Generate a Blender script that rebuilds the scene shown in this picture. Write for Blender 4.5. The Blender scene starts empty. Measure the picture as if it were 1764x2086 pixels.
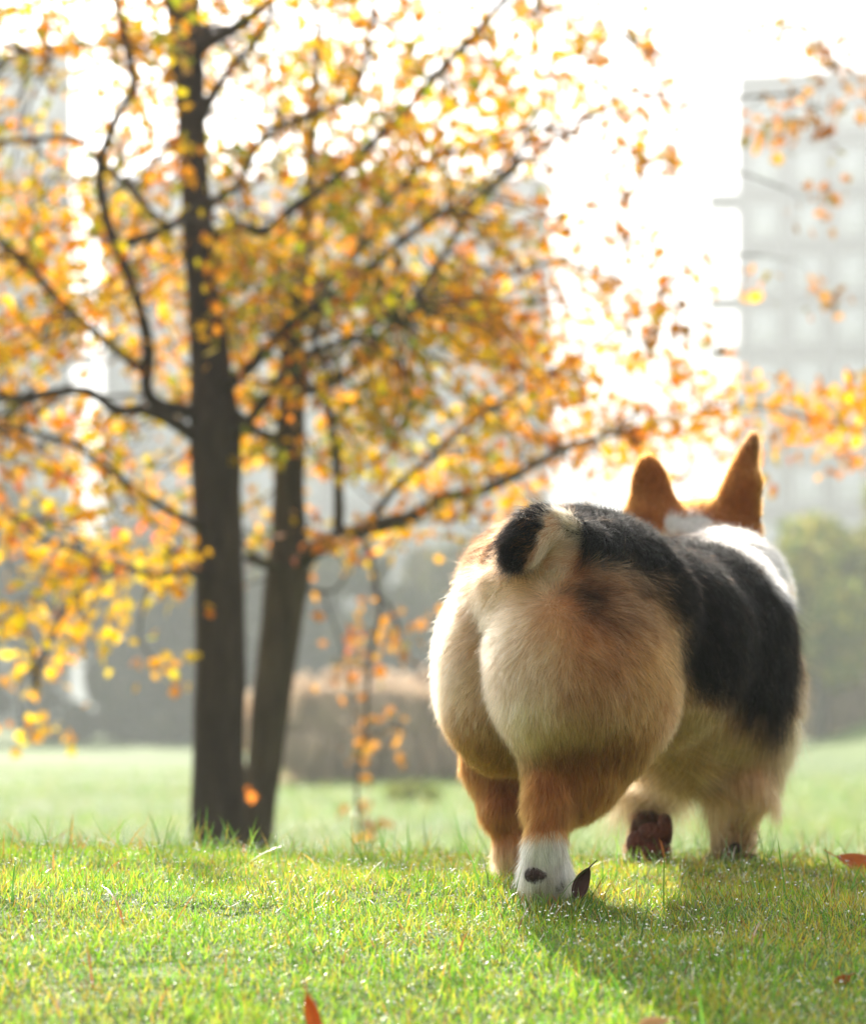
import bpy, math, random
import numpy as np
from mathutils import Vector

random.seed(7)
rng = np.random.default_rng(11)
scene = bpy.context.scene
col = scene.collection

# ------------------------------------------------------------------ camera
F = 4533.0                      # focal length of the photograph in its own picture units
CX, CY = 882.0, 1450.0          # vanishing point / horizon
cam_data = bpy.data.cameras.new('camera')
cam = bpy.data.objects.new('camera', cam_data)
col.objects.link(cam)
scene.camera = cam
cam.location = (0, 0, 0)
cam.rotation_euler = (math.pi / 2, 0, 0)
cam_data.sensor_fit = 'VERTICAL'
cam_data.sensor_height = 36.0
cam_data.lens = 36.0 * F / 2086.0
cam_data.shift_y = (CY - 1043.0) / 2086.0
cam_data.clip_start = 0.05
cam_data.clip_end = 3000.0
cam_data.dof.use_dof = True
cam_data.dof.focus_distance = 1.68
cam_data.dof.aperture_fstop = cam_data.lens / 12.8

# ------------------------------------------------------------------ light
SUN_AZ, SUN_EL = math.radians(-15.0), math.radians(33.0)   # to the left of the view, ahead of the camera
sun_dir = Vector((math.sin(SUN_AZ) * math.cos(SUN_EL), math.cos(SUN_AZ) * math.cos(SUN_EL), math.sin(SUN_EL)))
sd = bpy.data.lights.new('sun', 'SUN')
sd.energy = 4.0
sd.angle = math.radians(0.6)
sd.color = (1.0, 0.92, 0.80)
so = bpy.data.objects.new('sun', sd)
so.rotation_euler = sun_dir.to_track_quat('Z', 'Y').to_euler()
so.location = sun_dir * 30
col.objects.link(so)

world = bpy.data.worlds.new('World')
scene.world = world
world.use_nodes = True
wn = world.node_tree
wn.nodes.clear()
wout = wn.nodes.new('ShaderNodeOutputWorld')
wbg = wn.nodes.new('ShaderNodeBackground')
wsky = wn.nodes.new('ShaderNodeTexSky')
wsky.sky_type = 'NISHITA'
wsky.sun_disc = False
wsky.sun_elevation = SUN_EL
wsky.sun_rotation = SUN_AZ
wsky.air_density = 1.0
wsky.dust_density = 6.0
wsky.ozone_density = 1.0
whs = wn.nodes.new('ShaderNodeHueSaturation')
whs.inputs['Saturation'].default_value = 0.25
wbg.inputs['Strength'].default_value = 0.09
wn.links.new(wsky.outputs[0], whs.inputs['Color'])
wn.links.new(whs.outputs[0], wbg.inputs['Color'])
wn.links.new(wbg.outputs[0], wout.inputs['Surface'])

vs = scene.view_settings
vs.view_transform = 'Standard'
vs.look = 'None'
vs.gamma = 1.0
vs.use_curve_mapping = False
vs.exposure = 1.66

cy = scene.cycles
cy.use_denoising = True
cy.denoiser = 'OPENIMAGEDENOISE'
cy.denoising_input_passes = 'RGB_ALBEDO_NORMAL'
cy.denoising_prefilter = 'ACCURATE'
cy.max_bounces = 10
cy.diffuse_bounces = 4
cy.glossy_bounces = 4
cy.transmission_bounces = 8
cy.transparent_max_bounces = 8
cy.volume_bounces = 1
cy.sample_clamp_indirect = 6.0
cy.sample_clamp_direct = 0.0
cy.caustics_reflective = False
cy.caustics_refractive = False
cy.use_light_tree = False


# ------------------------------------------------------------------ helpers
def at(px, py, Y):
    return Vector(((px - CX) * Y / F, Y, (CY - py) * Y / F))


def tag(o, label=None, cat=None, group=None, kind=None):
    if label: o['label'] = label
    if cat: o['category'] = cat
    if group: o['group'] = group
    if kind: o['kind'] = kind
    return o


def link(name, data, parent=None):
    o = bpy.data.objects.new(name, data)
    col.objects.link(o)
    if parent is not None:
        o.parent = parent
    return o


def empty(name, loc=(0, 0, 0)):
    o = bpy.data.objects.new(name, None)
    o.empty_display_size = 0.1
    o.location = loc
    col.objects.link(o)
    return o


def mesh_np(name, V, tris=None, quads=None, mat=None, smooth=True, cols=None, domain='POINT'):
    """mesh from numpy vertices and triangles and/or quads"""
    me = bpy.data.meshes.new(name)
    V = np.asarray(V, dtype=np.float32)
    nt = 0 if tris is None else len(tris)
    nq = 0 if quads is None else len(quads)
    idx = []
    if nt: idx.append(np.asarray(tris, dtype=np.int32).ravel())
    if nq: idx.append(np.asarray(quads, dtype=np.int32).ravel())
    idx = np.concatenate(idx)
    start = np.concatenate([np.arange(nt, dtype=np.int32) * 3, nt * 3 + np.arange(nq, dtype=np.int32) * 4])
    me.vertices.add(len(V)); me.vertices.foreach_set('co', V.ravel())
    me.loops.add(len(idx)); me.loops.foreach_set('vertex_index', idx)
    me.polygons.add(nt + nq); me.polygons.foreach_set('loop_start', start)
    me.update(calc_edges=True)
    if smooth:
        me.polygons.foreach_set('use_smooth', np.ones(nt + nq, dtype=bool))
    if cols is not None:
        a = me.attributes.new('tint', 'FLOAT_COLOR', domain)
        c4 = np.ones((len(cols), 4), dtype=np.float32)
        c4[:, :cols.shape[1]] = cols
        a.data.foreach_set('color', c4.ravel())
    if mat is not None:
        me.materials.append(mat)
    return me


def vnoise(P, seed=0):
    """smooth 3-D value noise in -1..1 for an (n,3) array"""
    P = np.asarray(P, dtype=np.float64)
    i = np.floor(P).astype(np.int64)
    f = P - i
    f = f * f * (3 - 2 * f)
    out = np.zeros(len(P))
    for dx in (0, 1):
        wx = f[:, 0] if dx else 1 - f[:, 0]
        for dy in (0, 1):
            wy = f[:, 1] if dy else 1 - f[:, 1]
            for dz in (0, 1):
                wz = f[:, 2] if dz else 1 - f[:, 2]
                h = ((i[:, 0] + dx) * 73856093) ^ ((i[:, 1] + dy) * 19349663) ^ ((i[:, 2] + dz) * 83492791) ^ (seed * 2654435761)
                h = (h ^ (h >> 13)) * 1274126177
                h = h & 0xFFFFFF
                out += wx * wy * wz * (h / float(0xFFFFFF))
    return out * 2 - 1


def vnoise3(P, seed=0):
    return np.stack([vnoise(P, seed + k * 17) for k in range(3)], axis=1)


def sstep(a, b, x):
    t = np.clip((x - a) / (b - a), 0, 1)
    return t * t * (3 - 2 * t)


def nrm(v):
    return v / np.maximum(np.linalg.norm(v, axis=-1, keepdims=True), 1e-9)


# ------------------------------------------------------------------ materials
def new_mat(name):
    m = bpy.data.materials.new(name)
    m.use_nodes = True
    m.node_tree.nodes.clear()
    return m, m.node_tree.nodes, m.node_tree.links


def pbr(name, color, rough=0.7, noise=None, scale=20.0, bump=0.0, bump_scale=None, spec=0.4, stretch=(1, 1, 1)):
    """principled material; noise = second colour mixed in by fractal noise"""
    m, N, L = new_mat(name)
    out = N.new('ShaderNodeOutputMaterial')
    b = N.new('ShaderNodeBsdfPrincipled')
    b.inputs['Roughness'].default_value = rough
    b.inputs['Specular IOR Level'].default_value = spec
    L.new(b.outputs[0], out.inputs['Surface'])
    tc = N.new('ShaderNodeTexCoord')
    mp = N.new('ShaderNodeMapping')
    mp.inputs['Scale'].default_value = stretch
    L.new(tc.outputs['Object'], mp.inputs['Vector'])
    if noise is None:
        b.inputs['Base Color'].default_value = (*color, 1)
    else:
        n = N.new('ShaderNodeTexNoise')
        n.inputs['Scale'].default_value = scale
        n.inputs['Detail'].default_value = 6
        n.inputs['Roughness'].default_value = 0.65
        L.new(mp.outputs[0], n.inputs['Vector'])
        r = N.new('ShaderNodeValToRGB')
        r.color_ramp.elements[0].position = 0.32
        r.color_ramp.elements[0].color = (*color, 1)
        r.color_ramp.elements[1].position = 0.68
        r.color_ramp.elements[1].color = (*noise, 1)
        L.new(n.outputs['Fac'], r.inputs['Fac'])
        L.new(r.outputs[0], b.inputs['Base Color'])
    if bump > 0:
        n2 = N.new('ShaderNodeTexNoise')
        n2.inputs['Scale'].default_value = bump_scale or scale * 2
        n2.inputs['Detail'].default_value = 5
        L.new(mp.outputs[0], n2.inputs['Vector'])
        bp = N.new('ShaderNodeBump')
        bp.inputs['Strength'].default_value = bump
        bp.inputs['Distance'].default_value = 0.01
        L.new(n2.outputs['Fac'], bp.inputs['Height'])
        L.new(bp.outputs[0], b.inputs['Normal'])
    return m


def leafy(name, base=None, trans=0.5, rough=0.45, gloss=0.25, tint_attr=True, var=None, objrand=False):
    """two-sided leaf / blade: diffuse + translucent + a glossy coat"""
    m, N, L = new_mat(name)
    out = N.new('ShaderNodeOutputMaterial')
    d = N.new('ShaderNodeBsdfDiffuse')
    t = N.new('ShaderNodeBsdfTranslucent')
    g = N.new('ShaderNodeBsdfGlossy')
    g.inputs['Roughness'].default_value = rough
    g.inputs['Color'].default_value = (1, 1, 1, 1)
    mx = N.new('ShaderNodeMixShader'); mx.inputs[0].default_value = trans
    mx2 = N.new('ShaderNodeMixShader')
    fr = N.new('ShaderNodeFresnel'); fr.inputs['IOR'].default_value = 1.4
    mul = N.new('ShaderNodeMath'); mul.operation = 'MULTIPLY'; mul.inputs[1].default_value = gloss * 4
    mul.use_clamp = True
    L.new(fr.outputs[0], mul.inputs[0])
    if tint_attr:
        a = N.new('ShaderNodeAttribute'); a.attribute_name = 'tint'
        src = a.outputs['Color']
    elif objrand:
        oi = N.new('ShaderNodeObjectInfo')
        r = N.new('ShaderNodeValToRGB')
        els = r.color_ramp.elements
        while len(els) < len(var):
            els.new(0.5)
        for k, c in enumerate(var):
            els[k].position = k / (len(var) - 1)
            els[k].color = (*c, 1)
        L.new(oi.outputs['Random'], r.inputs['Fac'])
        src = r.outputs[0]
    else:
        rgb = N.new('ShaderNodeRGB'); rgb.outputs[0].default_value = (*base, 1)
        src = rgb.outputs[0]
    L.new(src, d.inputs['Color'])
    L.new(src, t.inputs['Color'])
    L.new(d.outputs[0], mx.inputs[1]); L.new(t.outputs[0], mx.inputs[2])
    L.new(mx.outputs[0], mx2.inputs[1]); L.new(g.outputs[0], mx2.inputs[2])
    L.new(mul.outputs[0], mx2.inputs[0])
    L.new(mx2.outputs[0], out.inputs['Surface'])
    return m
# ================================================================== the ground
YS = [-30, -5, 0.0, 0.6, 1.0, 1.3, 1.5, 1.7, 1.9, 2.05, 2.25, 2.5, 3.0, 4.0, 5.0, 7.0, 10.0, 20.0, 45.0, 60.0, 400.0]
ZS = [-.75, -.40, -.285, -.250, -.215, -.188, -.162, -.1465, -.142, -.1465, -.151, -.168, -.225, -.36, -.48, -.60, -.65, -.66, -.66, -.60, -.60]


def ground(x, y):
    x = np.asarray(x, float); y = np.asarray(y, float)
    z = np.interp(y, YS, ZS)
    z = (z + np.interp(y - 0.06, YS, ZS) + np.interp(y + 0.06, YS, ZS)) / 3
    z = z + 0.012 * (1 - sstep(-0.36, 0.06, x)) * (1 - sstep(2.5, 5, y)) * sstep(0.8, 1.6, y)
    z = z - 0.012 * sstep(0.25, 0.5, x) * (1 - sstep(2.5, 5, y))
    P = np.stack([x, y, np.zeros_like(x)], -1).reshape(-1, 3)
    n = vnoise(P * [5.5, 5.5, 1], 61) * 0.010 + vnoise(P * [16, 16, 1], 62) * 0.0035
    z = z + n.reshape(z.shape) * (1 - sstep(3, 8, y))
    n2 = vnoise(P * [0.5, 0.35, 1], 63) * 0.05
    z = z + n2.reshape(z.shape) * sstep(5, 12, y)
    # grassy rise on the right
    z = z + 1.60 * np.exp(-(((x - 8.5) / 2.2) ** 2 + ((y - 30.0) / 7.0) ** 2))
    return z


def build_ground():
    ys = np.concatenate([np.linspace(-30, 0.4, 12), np.arange(0.5, 3.4, 0.02), np.geomspace(3.45, 60, 90), np.geomspace(66, 420, 10)])
    xs = np.concatenate([-np.geomspace(160, 1.25, 46), np.arange(-1.2, 1.21, 0.03), np.geomspace(1.25, 160, 46)])
    X, Y = np.meshgrid(xs, ys, indexing='xy')
    Z = ground(X, Y)
    V = np.stack([X, Y, Z], -1).reshape(-1, 3)
    nx, ny = len(xs), len(ys)
    i = np.arange(ny - 1)[:, None] * nx + np.arange(nx - 1)[None]
    q = np.stack([i, i + 1, i + nx + 1, i + nx], -1).reshape(-1, 4)
    m, N, L = new_mat('lawn_ground')
    out = N.new('ShaderNodeOutputMaterial'); b = N.new('ShaderNodeBsdfPrincipled')
    b.inputs['Roughness'].default_value = 0.8
    b.inputs['Specular IOR Level'].default_value = 0.2
    geo = N.new('ShaderNodeNewGeometry')
    n1 = N.new('ShaderNodeTexNoise'); n1.inputs['Scale'].default_value = 0.9; n1.inputs['Detail'].default_value = 8
    n1.inputs['Roughness'].default_value = 0.7
    n2 = N.new('ShaderNodeTexNoise'); n2.inputs['Scale'].default_value = 26; n2.inputs['Detail'].default_value = 6
    L.new(geo.outputs['Position'], n1.inputs['Vector']); L.new(geo.outputs['Position'], n2.inputs['Vector'])
    r1 = N.new('ShaderNodeValToRGB')
    r1.color_ramp.elements[0].position = 0.35; r1.color_ramp.elements[0].color = (0.085, 0.155, 0.030, 1)
    r1.color_ramp.elements[1].position = 0.68; r1.color_ramp.elements[1].color = (0.18, 0.27, 0.055, 1)
    r2 = N.new('ShaderNodeValToRGB')
    r2.color_ramp.elements[0].position = 0.3; r2.color_ramp.elements[0].color = (0.45, 0.42, 0.35, 1)
    r2.color_ramp.elements[1].position = 0.7; r2.color_ramp.elements[1].color = (1.1, 1.1, 1.0, 1)
    mx = N.new('ShaderNodeMix'); mx.data_type = 'RGBA'; mx.blend_type = 'MULTIPLY'; mx.inputs[0].default_value = 0.8
    L.new(n1.outputs['Fac'], r1.inputs['Fac']); L.new(n2.outputs['Fac'], r2.inputs['Fac'])
    L.new(r1.outputs[0], mx.inputs[6]); L.new(r2.outputs[0], mx.inputs[7])
    L.new(mx.outputs[2], b.inputs['Base Color'])
    bp = N.new('ShaderNodeBump'); bp.inputs['Strength'].default_value = 0.9; bp.inputs['Distance'].default_value = 0.03
    L.new(n2.outputs['Fac'], bp.inputs['Height']); L.new(bp.outputs[0], b.inputs['Normal'])
    L.new(b.outputs[0], out.inputs['Surface'])
    o = link('lawn_ground', mesh_np('lawn_ground', V, quads=q, mat=m))
    o['kind'] = 'structure'


def blades(name, base, length, width, lean, lean_dir, curve, cols, mat, segs=3, facing=None):
    """grass blades: tapering bent strips, all in one mesh"""
    n = len(base)
    up = np.array([0, 0, 1.0])
    ld = np.stack([np.cos(lean_dir), np.sin(lean_dir), np.zeros(n)], 1)
    fa = rng.random(n) * 2 * np.pi if facing is None else facing
    side = np.stack([np.cos(fa), np.sin(fa), np.zeros(n)], 1)
    rows = []
    for k in range(segs):
        t = k / segs
        a = lean + curve * t
        rows.append((t, a))
    pos = base.copy()
    V = np.zeros((n, 2 * segs + 1, 3))
    for k in range(segs + 1):
        t = k / segs
        if k < segs:
            wk = width * (1 - 0.55 * t)
            V[:, 2 * k] = pos - side * (wk * 0.5)[:, None]
            V[:, 2 * k + 1] = pos + side * (wk * 0.5)[:, None]
        else:
            V[:, 2 * k] = pos
        a = lean + curve * (k + 0.5) / segs
        pos = pos + (up * np.cos(a)[:, None] + ld * np.sin(a)[:, None]) * (length / segs)[:, None]
    t = []
    for k in range(segs - 1):
        t += [(2 * k, 2 * k + 1, 2 * k + 3), (2 * k, 2 * k + 3, 2 * k + 2)]
    t.append((2 * segs - 2, 2 * segs - 1, 2 * segs))
    t = np.array(t)
    T = (np.arange(n)[:, None, None] * (2 * segs + 1) + t[None]).reshape(-1, 3)
    C = np.repeat(cols[:, None, :], 2 * segs + 1, axis=1)
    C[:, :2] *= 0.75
    return mesh_np(name, V.reshape(-1, 3), tris=T, mat=mat, cols=C.reshape(-1, 3))


def pick(pal, w, n, jit=0.18):
    pal = np.array(pal); w = np.array(w, float); w /= w.sum()
    c = pal[rng.choice(len(pal), n, p=w)]
    return np.clip(c * np.clip(rng.normal(1, jit, (n, 1)), 0.4, 1.7) * rng.normal(1, 0.06, (n, 3)), 0.003, 0.9)


def in_view(n, y0, y1, margin, power=1.0):
    y = y0 + (y1 - y0) * rng.random(n) ** power
    x = (rng.random(n) * 2 - 1) * (0.205 * y + margin)
    return x, y


def build_grass():
    gm = leafy('grass_blade', trans=0.62, rough=0.42, gloss=0.07)
    # ---- close turf
    n = 380000
    x, y = in_view(n, 0.80, 2.75, 0.10, 0.85)
    z = ground(x, y)
    P = np.stack([x, y, z - 0.002], 1)
    patch = vnoise(P * [9, 9, 0], 71)
    tall = vnoise(P * [22, 22, 0], 72)
    ln = np.clip(rng.normal(0.0096, 0.0028, n) * (1 + 0.32 * tall), 0.005, 0.028)
    wd = np.clip(rng.normal(0.00090, 0.00020, n), 0.0005, 0.002)
    lean = np.abs(rng.normal(0.80, 0.45, n))
    ld = rng.random(n) * 2 * np.pi
    cv = rng.normal(0.35, 0.45, n)
    cg = pick([(0.18, 0.44, 0.022), (0.32, 0.56, 0.03), (0.48, 0.58, 0.05), (0.09, 0.26, 0.03)], [4, 4, 3.4, 2], n)
    cyel = pick([(0.72, 0.62, 0.07), (0.70, 0.45, 0.05), (0.30, 0.15, 0.05), (0.52, 0.50, 0.10)], [4, 2, 2, 3], n)
    shade = sstep(0.02, 0.25, x) * sstep(1.35, 1.6, y) * (1 - sstep(2.3, 2.5, y))
    py_ = 0.20 + 0.24 * sstep(-0.1, 0.6, patch) + 0.30 * shade
    isy = rng.random(n) < py_
    C = np.where(isy[:, None], cyel, cg)
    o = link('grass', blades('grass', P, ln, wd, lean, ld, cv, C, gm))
    tag(o, 'short dewy lawn turf of green and yellow blades in the foreground', 'grass', kind='stuff')
    # ---- the same turf, thinner, to both sides of the view
    n = 110000
    y = rng.uniform(0.3, 3.1, n); x = rng.uniform(-1.7, 1.7, n)
    k = np.abs(x) > 0.205 * y + 0.085
    x, y = x[k], y[k]; n = len(x)
    P = np.stack([x, y, ground(x, y) - 0.002], 1)
    C = np.where((rng.random(n) < 0.33)[:, None], pick([(0.60, 0.48, 0.06), (0.62, 0.36, 0.05), (0.52, 0.50, 0.10)], [3, 2, 2], n), pick([(0.14, 0.34, 0.022), (0.24, 0.44, 0.03), (0.36, 0.46, 0.04)], [1, 1, 1], n))
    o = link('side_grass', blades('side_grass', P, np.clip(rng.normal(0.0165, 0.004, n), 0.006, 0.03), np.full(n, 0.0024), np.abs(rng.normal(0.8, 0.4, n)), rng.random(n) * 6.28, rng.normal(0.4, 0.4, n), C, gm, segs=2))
    tag(o, 'green and yellow turf continuing to both sides of the picture', 'grass', kind='stuff')
    # ---- tall stray blades and the seam along the crest
    n = 2600
    x, y = in_view(n, 1.0, 2.5, 0.06, 0.6)
    y[:1500] = 2.02 + rng.random(1500) * 0.4
    x[:1500] = (rng.random(1500) * 2 - 1) * 0.22 * y[:1500]
    # a thicker fringe where the trunks stand behind the crest
    k = 90
    x[:k] = rng.uniform(-0.245, -0.135, k); y[:k] = rng.uniform(2.1, 2.3, k)
    x[k:k + 150] = rng.uniform(0.050, 0.125, 150); y[k:k + 150] = rng.uniform(1.635, 1.70, 150)
    x[k + 150:k + 300] = rng.uniform(0.17, 0.33, 150); y[k + 150:k + 300] = rng.uniform(2.0, 2.12, 150)
    z = ground(x, y)
    P = np.stack([x, y, z], 1)
    ln = np.clip(rng.gamma(4, 0.0065, n), 0.012, 0.052)
    ln[k:k + 300] = rng.uniform(0.012, 0.021, 300)
    wd = np.clip(rng.normal(0.0013, 0.0003, n), 0.0007, 0.002)
    C = np.where((rng.random(n) < 0.25)[:, None], pick([(0.50, 0.33, 0.06), (0.5, 0.2, 0.06)], [2, 1], n), pick([(0.12, 0.27, 0.04), (0.2, 0.36, 0.05)], [1, 1], n))
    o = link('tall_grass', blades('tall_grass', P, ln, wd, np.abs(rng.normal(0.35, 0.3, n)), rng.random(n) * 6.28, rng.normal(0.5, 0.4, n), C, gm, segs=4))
    tag(o, 'taller single grass blades standing up from the turf along the crest', 'grass', kind='stuff')
    # ---- the lawn beyond the crest
    n = 90000
    y = 2.75 * np.exp(rng.random(n) * math.log(24 / 2.75))
    x = (rng.random(n) * 2 - 1) * (0.22 * y + 0.2)
    z = ground(x, y)
    s = 0.4 + 0.12 * y
    P = np.stack([x, y, z - 0.005], 1)
    ln = np.clip(rng.normal(0.035, 0.012, n), 0.012, 0.07) * np.clip(s, 0.6, 1.8)
    wd = 0.0030 * s
    C = np.where((rng.random(n) < 0.25)[:, None], pick([(0.45, 0.40, 0.12), (0.5, 0.42, 0.2)], [2, 1], n), pick([(0.16, 0.30, 0.05), (0.24, 0.38, 0.07)], [1, 1], n))
    o = link('far_grass', blades('far_grass', P, ln, wd, np.abs(rng.normal(0.5, 0.35, n)), rng.random(n) * 6.28, rng.normal(0.4, 0.4, n), C, gm, segs=2))
    tag(o, 'pale green grass of the lower lawn beyond the crest', 'grass', kind='stuff')
    # ---- dew
    dm, N, L = new_mat('dew')
    out = N.new('ShaderNodeOutputMaterial'); g = N.new('ShaderNodeBsdfGlossy')
    g.inputs['Roughness'].default_value = 0.22; g.inputs['Color'].default_value = (1, 1, 1, 1)
    L.new(g.outputs[0], out.inputs['Surface'])
    n = 13000
    x, y = in_view(n, 0.9, 2.5, 0.05, 0.8)
    cl = vnoise(np.stack([x * 7, y * 7, 0 * x], 1), 81)
    k = rng.random(n) < 0.25 + 0.75 * sstep(-0.1, 0.5, cl)
    x, y = x[k], y[k]
    n2 = 5200
    y2 = 3.0 * np.exp(rng.random(n2) * math.log(18 / 3.0)); x2 = (rng.random(n2) * 2 - 1) * 0.22 * y2
    cl2 = vnoise(np.stack([x2 * 1.6, y2 * 0.8, 0 * x2], 1), 82)
    k2 = rng.random(n2) < sstep(-0.2, 0.5, cl2) * (x2 < 0.1)
    x2, y2 = x2[k2], y2[k2]
    r = np.concatenate([np.clip(rng.gamma(3, 0.00013, len(x)), 0.0002, 0.0009), 0.0008 + 0.0008 * y2 * rng.random(len(x2))])
    z = np.concatenate([ground(x, y) + rng.uniform(0.006, 0.017, len(x)), ground(x2, y2) + 0.03])
    x = np.concatenate([x, x2]); y = np.concatenate([y, y2])
    P = np.stack([x, y, z], 1)
    ph = (1 + 5 ** 0.5) / 2
    iv = nrm(np.array([(-1, ph, 0), (1, ph, 0), (-1, -ph, 0), (1, -ph, 0), (0, -1, ph), (0, 1, ph), (0, -1, -ph), (0, 1, -ph), (ph, 0, -1), (ph, 0, 1), (-ph, 0, -1), (-ph, 0, 1)], float))
    it = np.array([(0, 11, 5), (0, 5, 1), (0, 1, 7), (0, 7, 10), (0, 10, 11), (1, 5, 9), (5, 11, 4), (11, 10, 2), (10, 7, 6), (7, 1, 8), (3, 9, 4), (3, 4, 2), (3, 2, 6), (3, 6, 8), (3, 8, 9), (4, 9, 5), (2, 4, 11), (6, 2, 10), (8, 6, 7), (9, 8, 1)])
    V = (P[:, None] + iv[None] * r[:, None, None]).reshape(-1, 3)
    T = (np.arange(len(P))[:, None, None] * 12 + it[None]).reshape(-1, 3)
    o = link('dew', mesh_np('dew', V, tris=T, mat=dm))
    tag(o, 'tiny bright dew drops sitting on the grass blades', 'dew', kind='stuff')


# ================================================================== the two young trees
def catmull(pts, sub=6):
    P = np.array(pts, float)
    P = np.vstack([2 * P[0] - P[1], P, 2 * P[-1] - P[-2]])
    out = []
    for i in range(1, len(P) - 2):
        for k in range(sub):
            t = k / sub
            a, b, c, d = P[i - 1], P[i], P[i + 1], P[i + 2]
            out.append(0.5 * ((2 * b) + (-a + c) * t + (2 * a - 5 * b + 4 * c - d) * t * t + (-a + 3 * b - 3 * c + d) * t ** 3))
    out.append(P[-2])
    return np.array(out)


def tube(path, sides=10, wob=0.06, seed=0, cap=True):
    """path rows: x y z r"""
    path = np.asarray(path, float); n = len(path)
    C = path[:, :3]; R = path[:, 3]
    tan = nrm(np.gradient(C, axis=0))
    ref = np.array([0.31, -0.9, 0.2]); ref /= np.linalg.norm(ref)
    u = nrm(np.cross(tan, ref)); v = np.cross(tan, u)
    a = np.linspace(0, 2 * np.pi, sides, endpoint=False)
    ring = u[:, None] * np.cos(a)[None, :, None] + v[:, None] * np.sin(a)[None, :, None]
    V = C[:, None] + ring * R[:, None, None]
    nz = vnoise((V / np.maximum(R.mean(), 1e-4) * 0.7).reshape(-1, 3), seed).reshape(n, sides)
    V = C[:, None] + ring * (R[:, None] * (1 + wob * nz))[..., None]
    i = np.arange(n - 1)[:, None] * sides; j = np.arange(sides)[None]; j2 = (j + 1) % sides
    q = np.stack([i + j, i + j2, i + sides + j2, i + sides + j], -1).reshape(-1, 4)
    V = V.reshape(-1, 3)
    T = None
    if cap:
        V = np.vstack([V, C[-1:]]); k = len(V) - 1
        base = (n - 1) * sides
        T = np.array([(base + jj, base + (jj + 1) % sides, k) for jj in range(sides)])
    return V, q, T


def px_path(pts, sub=6):
    """rows (px, py, Y, radius in picture units) -> world path with radius"""
    out = []
    for (a, b, Y, r) in pts:
        p = at(a, b, Y)
        out.append((p.x, p.y, p.z, r * Y / F))
    return catmull(out, sub)


LEAF = np.array([(0, 0, 0), (.10, .12, .0), (.36, .22, .03), (.22, .36, .01), (.50, .58, .05), (.24, .62, .0), (.16, .82, .0), (0, 1.05, -.04),
                 (-.16, .82, .0), (-.24, .62, .0), (-.50, .58, .05), (-.22, .36, .01), (-.36, .22, .03), (-.10, .12, 0), (0, .5, -.03)])
LEAF_T = np.array([(14, k, k + 1) for k in range(13)] + [(14, 13, 0)])


def rand_rot(n, droop=0.3):
    """random leaf frames: rows x, y(=leaf axis), z"""
    ydir = rng.normal(0, 1, (n, 3)); ydir[:, 2] -= droop * 2
    ydir = nrm(ydir)
    t = rng.normal(0, 1, (n, 3)); xdir = nrm(np.cross(ydir, t)); zdir = np.cross(xdir, ydir)
    return xdir, ydir, zdir


def leaf_mass(P, size, droop, cols):
    n = len(P)
    xd, yd, zd = rand_rot(n, droop)
    curl = rng.normal(0, 0.5, n)
    S = LEAF[None] * np.ones((n, 1, 1))
    S[..., 2] += curl[:, None] * (S[..., 0] ** 2 + 0.5 * S[..., 1] ** 2) * 0.6
    S = S * size[:, None, None]
    V = P[:, None] + S[..., 0:1] * xd[:, None] + S[..., 1:2] * yd[:, None] + S[..., 2:3] * zd[:, None]
    T = (np.arange(n)[:, None, None] * 15 + LEAF_T[None]).reshape(-1, 3)
    C = np.repeat(cols[:, None], 15, axis=1).reshape(-1, 3)
    return V.reshape(-1, 3), T, C, (xd, yd, zd)


DENS = """
357755786666431343 0
537745677675562034 3
236666676765531110 0
566566887651132231 0
646668888764210000 0
755788888876542130 0
665787888873442000 0
443577777677631100 0
551125577676654456 6
654516366664410121 0
246716245310000000 0
366611031000000000 0
652000031000000000 0
410000030000000000 0
200000021000000000 0
000000020000000000 0
000000020000000000 0
""".split('\n')[1:-1]

PAL = {
    'orange': ([(0.86, 0.32, 0.008), (0.92, 0.43, 0.010), (0.75, 0.22, 0.010), (0.58, 0.42, 0.010)], [4, 4, 1.6, 1.2]),
    'olive': ([(0.56, 0.40, 0.008), (0.28, 0.29, 0.010), (0.84, 0.37, 0.008), (0.62, 0.22, 0.008)], [4, 4.0, 3.6, 1.8]),
    'yellow': ([(0.94, 0.50, 0.008), (0.92, 0.38, 0.008), (0.74, 0.54, 0.010), (0.82, 0.25, 0.012)], [5, 3, 2, 1]),
    'brown': ([(0.42, 0.18, 0.04), (0.30, 0.15, 0.05), (0.60, 0.26, 0.03), (0.25, 0.20, 0.05)], [3, 2.5, 3, 1.5]),
    'pink': ([(0.75, 0.22, 0.08), (0.80, 0.34, 0.05), (0.70, 0.14, 0.06)], [3, 3, 2]),
}


def palette_at(px, py):
    if py > 930 and px < 420:
        return 'yellow' if py > 1080 else ('pink' if rng.random() < 0.22 else 'yellow')
    if px > 1350 and py < 330: return 'brown'
    if px > 1050: return 'orange' if py > 700 else ('brown' if rng.random() < 0.45 else 'orange')
    if 380 < px < 900 and 250 < py < 1050: return 'olive' if rng.random() < 0.72 else 'yellow'
    if 560 < px and py > 1100: return 'brown' if rng.random() < 0.5 else 'pink'
    return ('orange', 'yellow', 'olive')[int(rng.random() * 3)]


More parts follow.
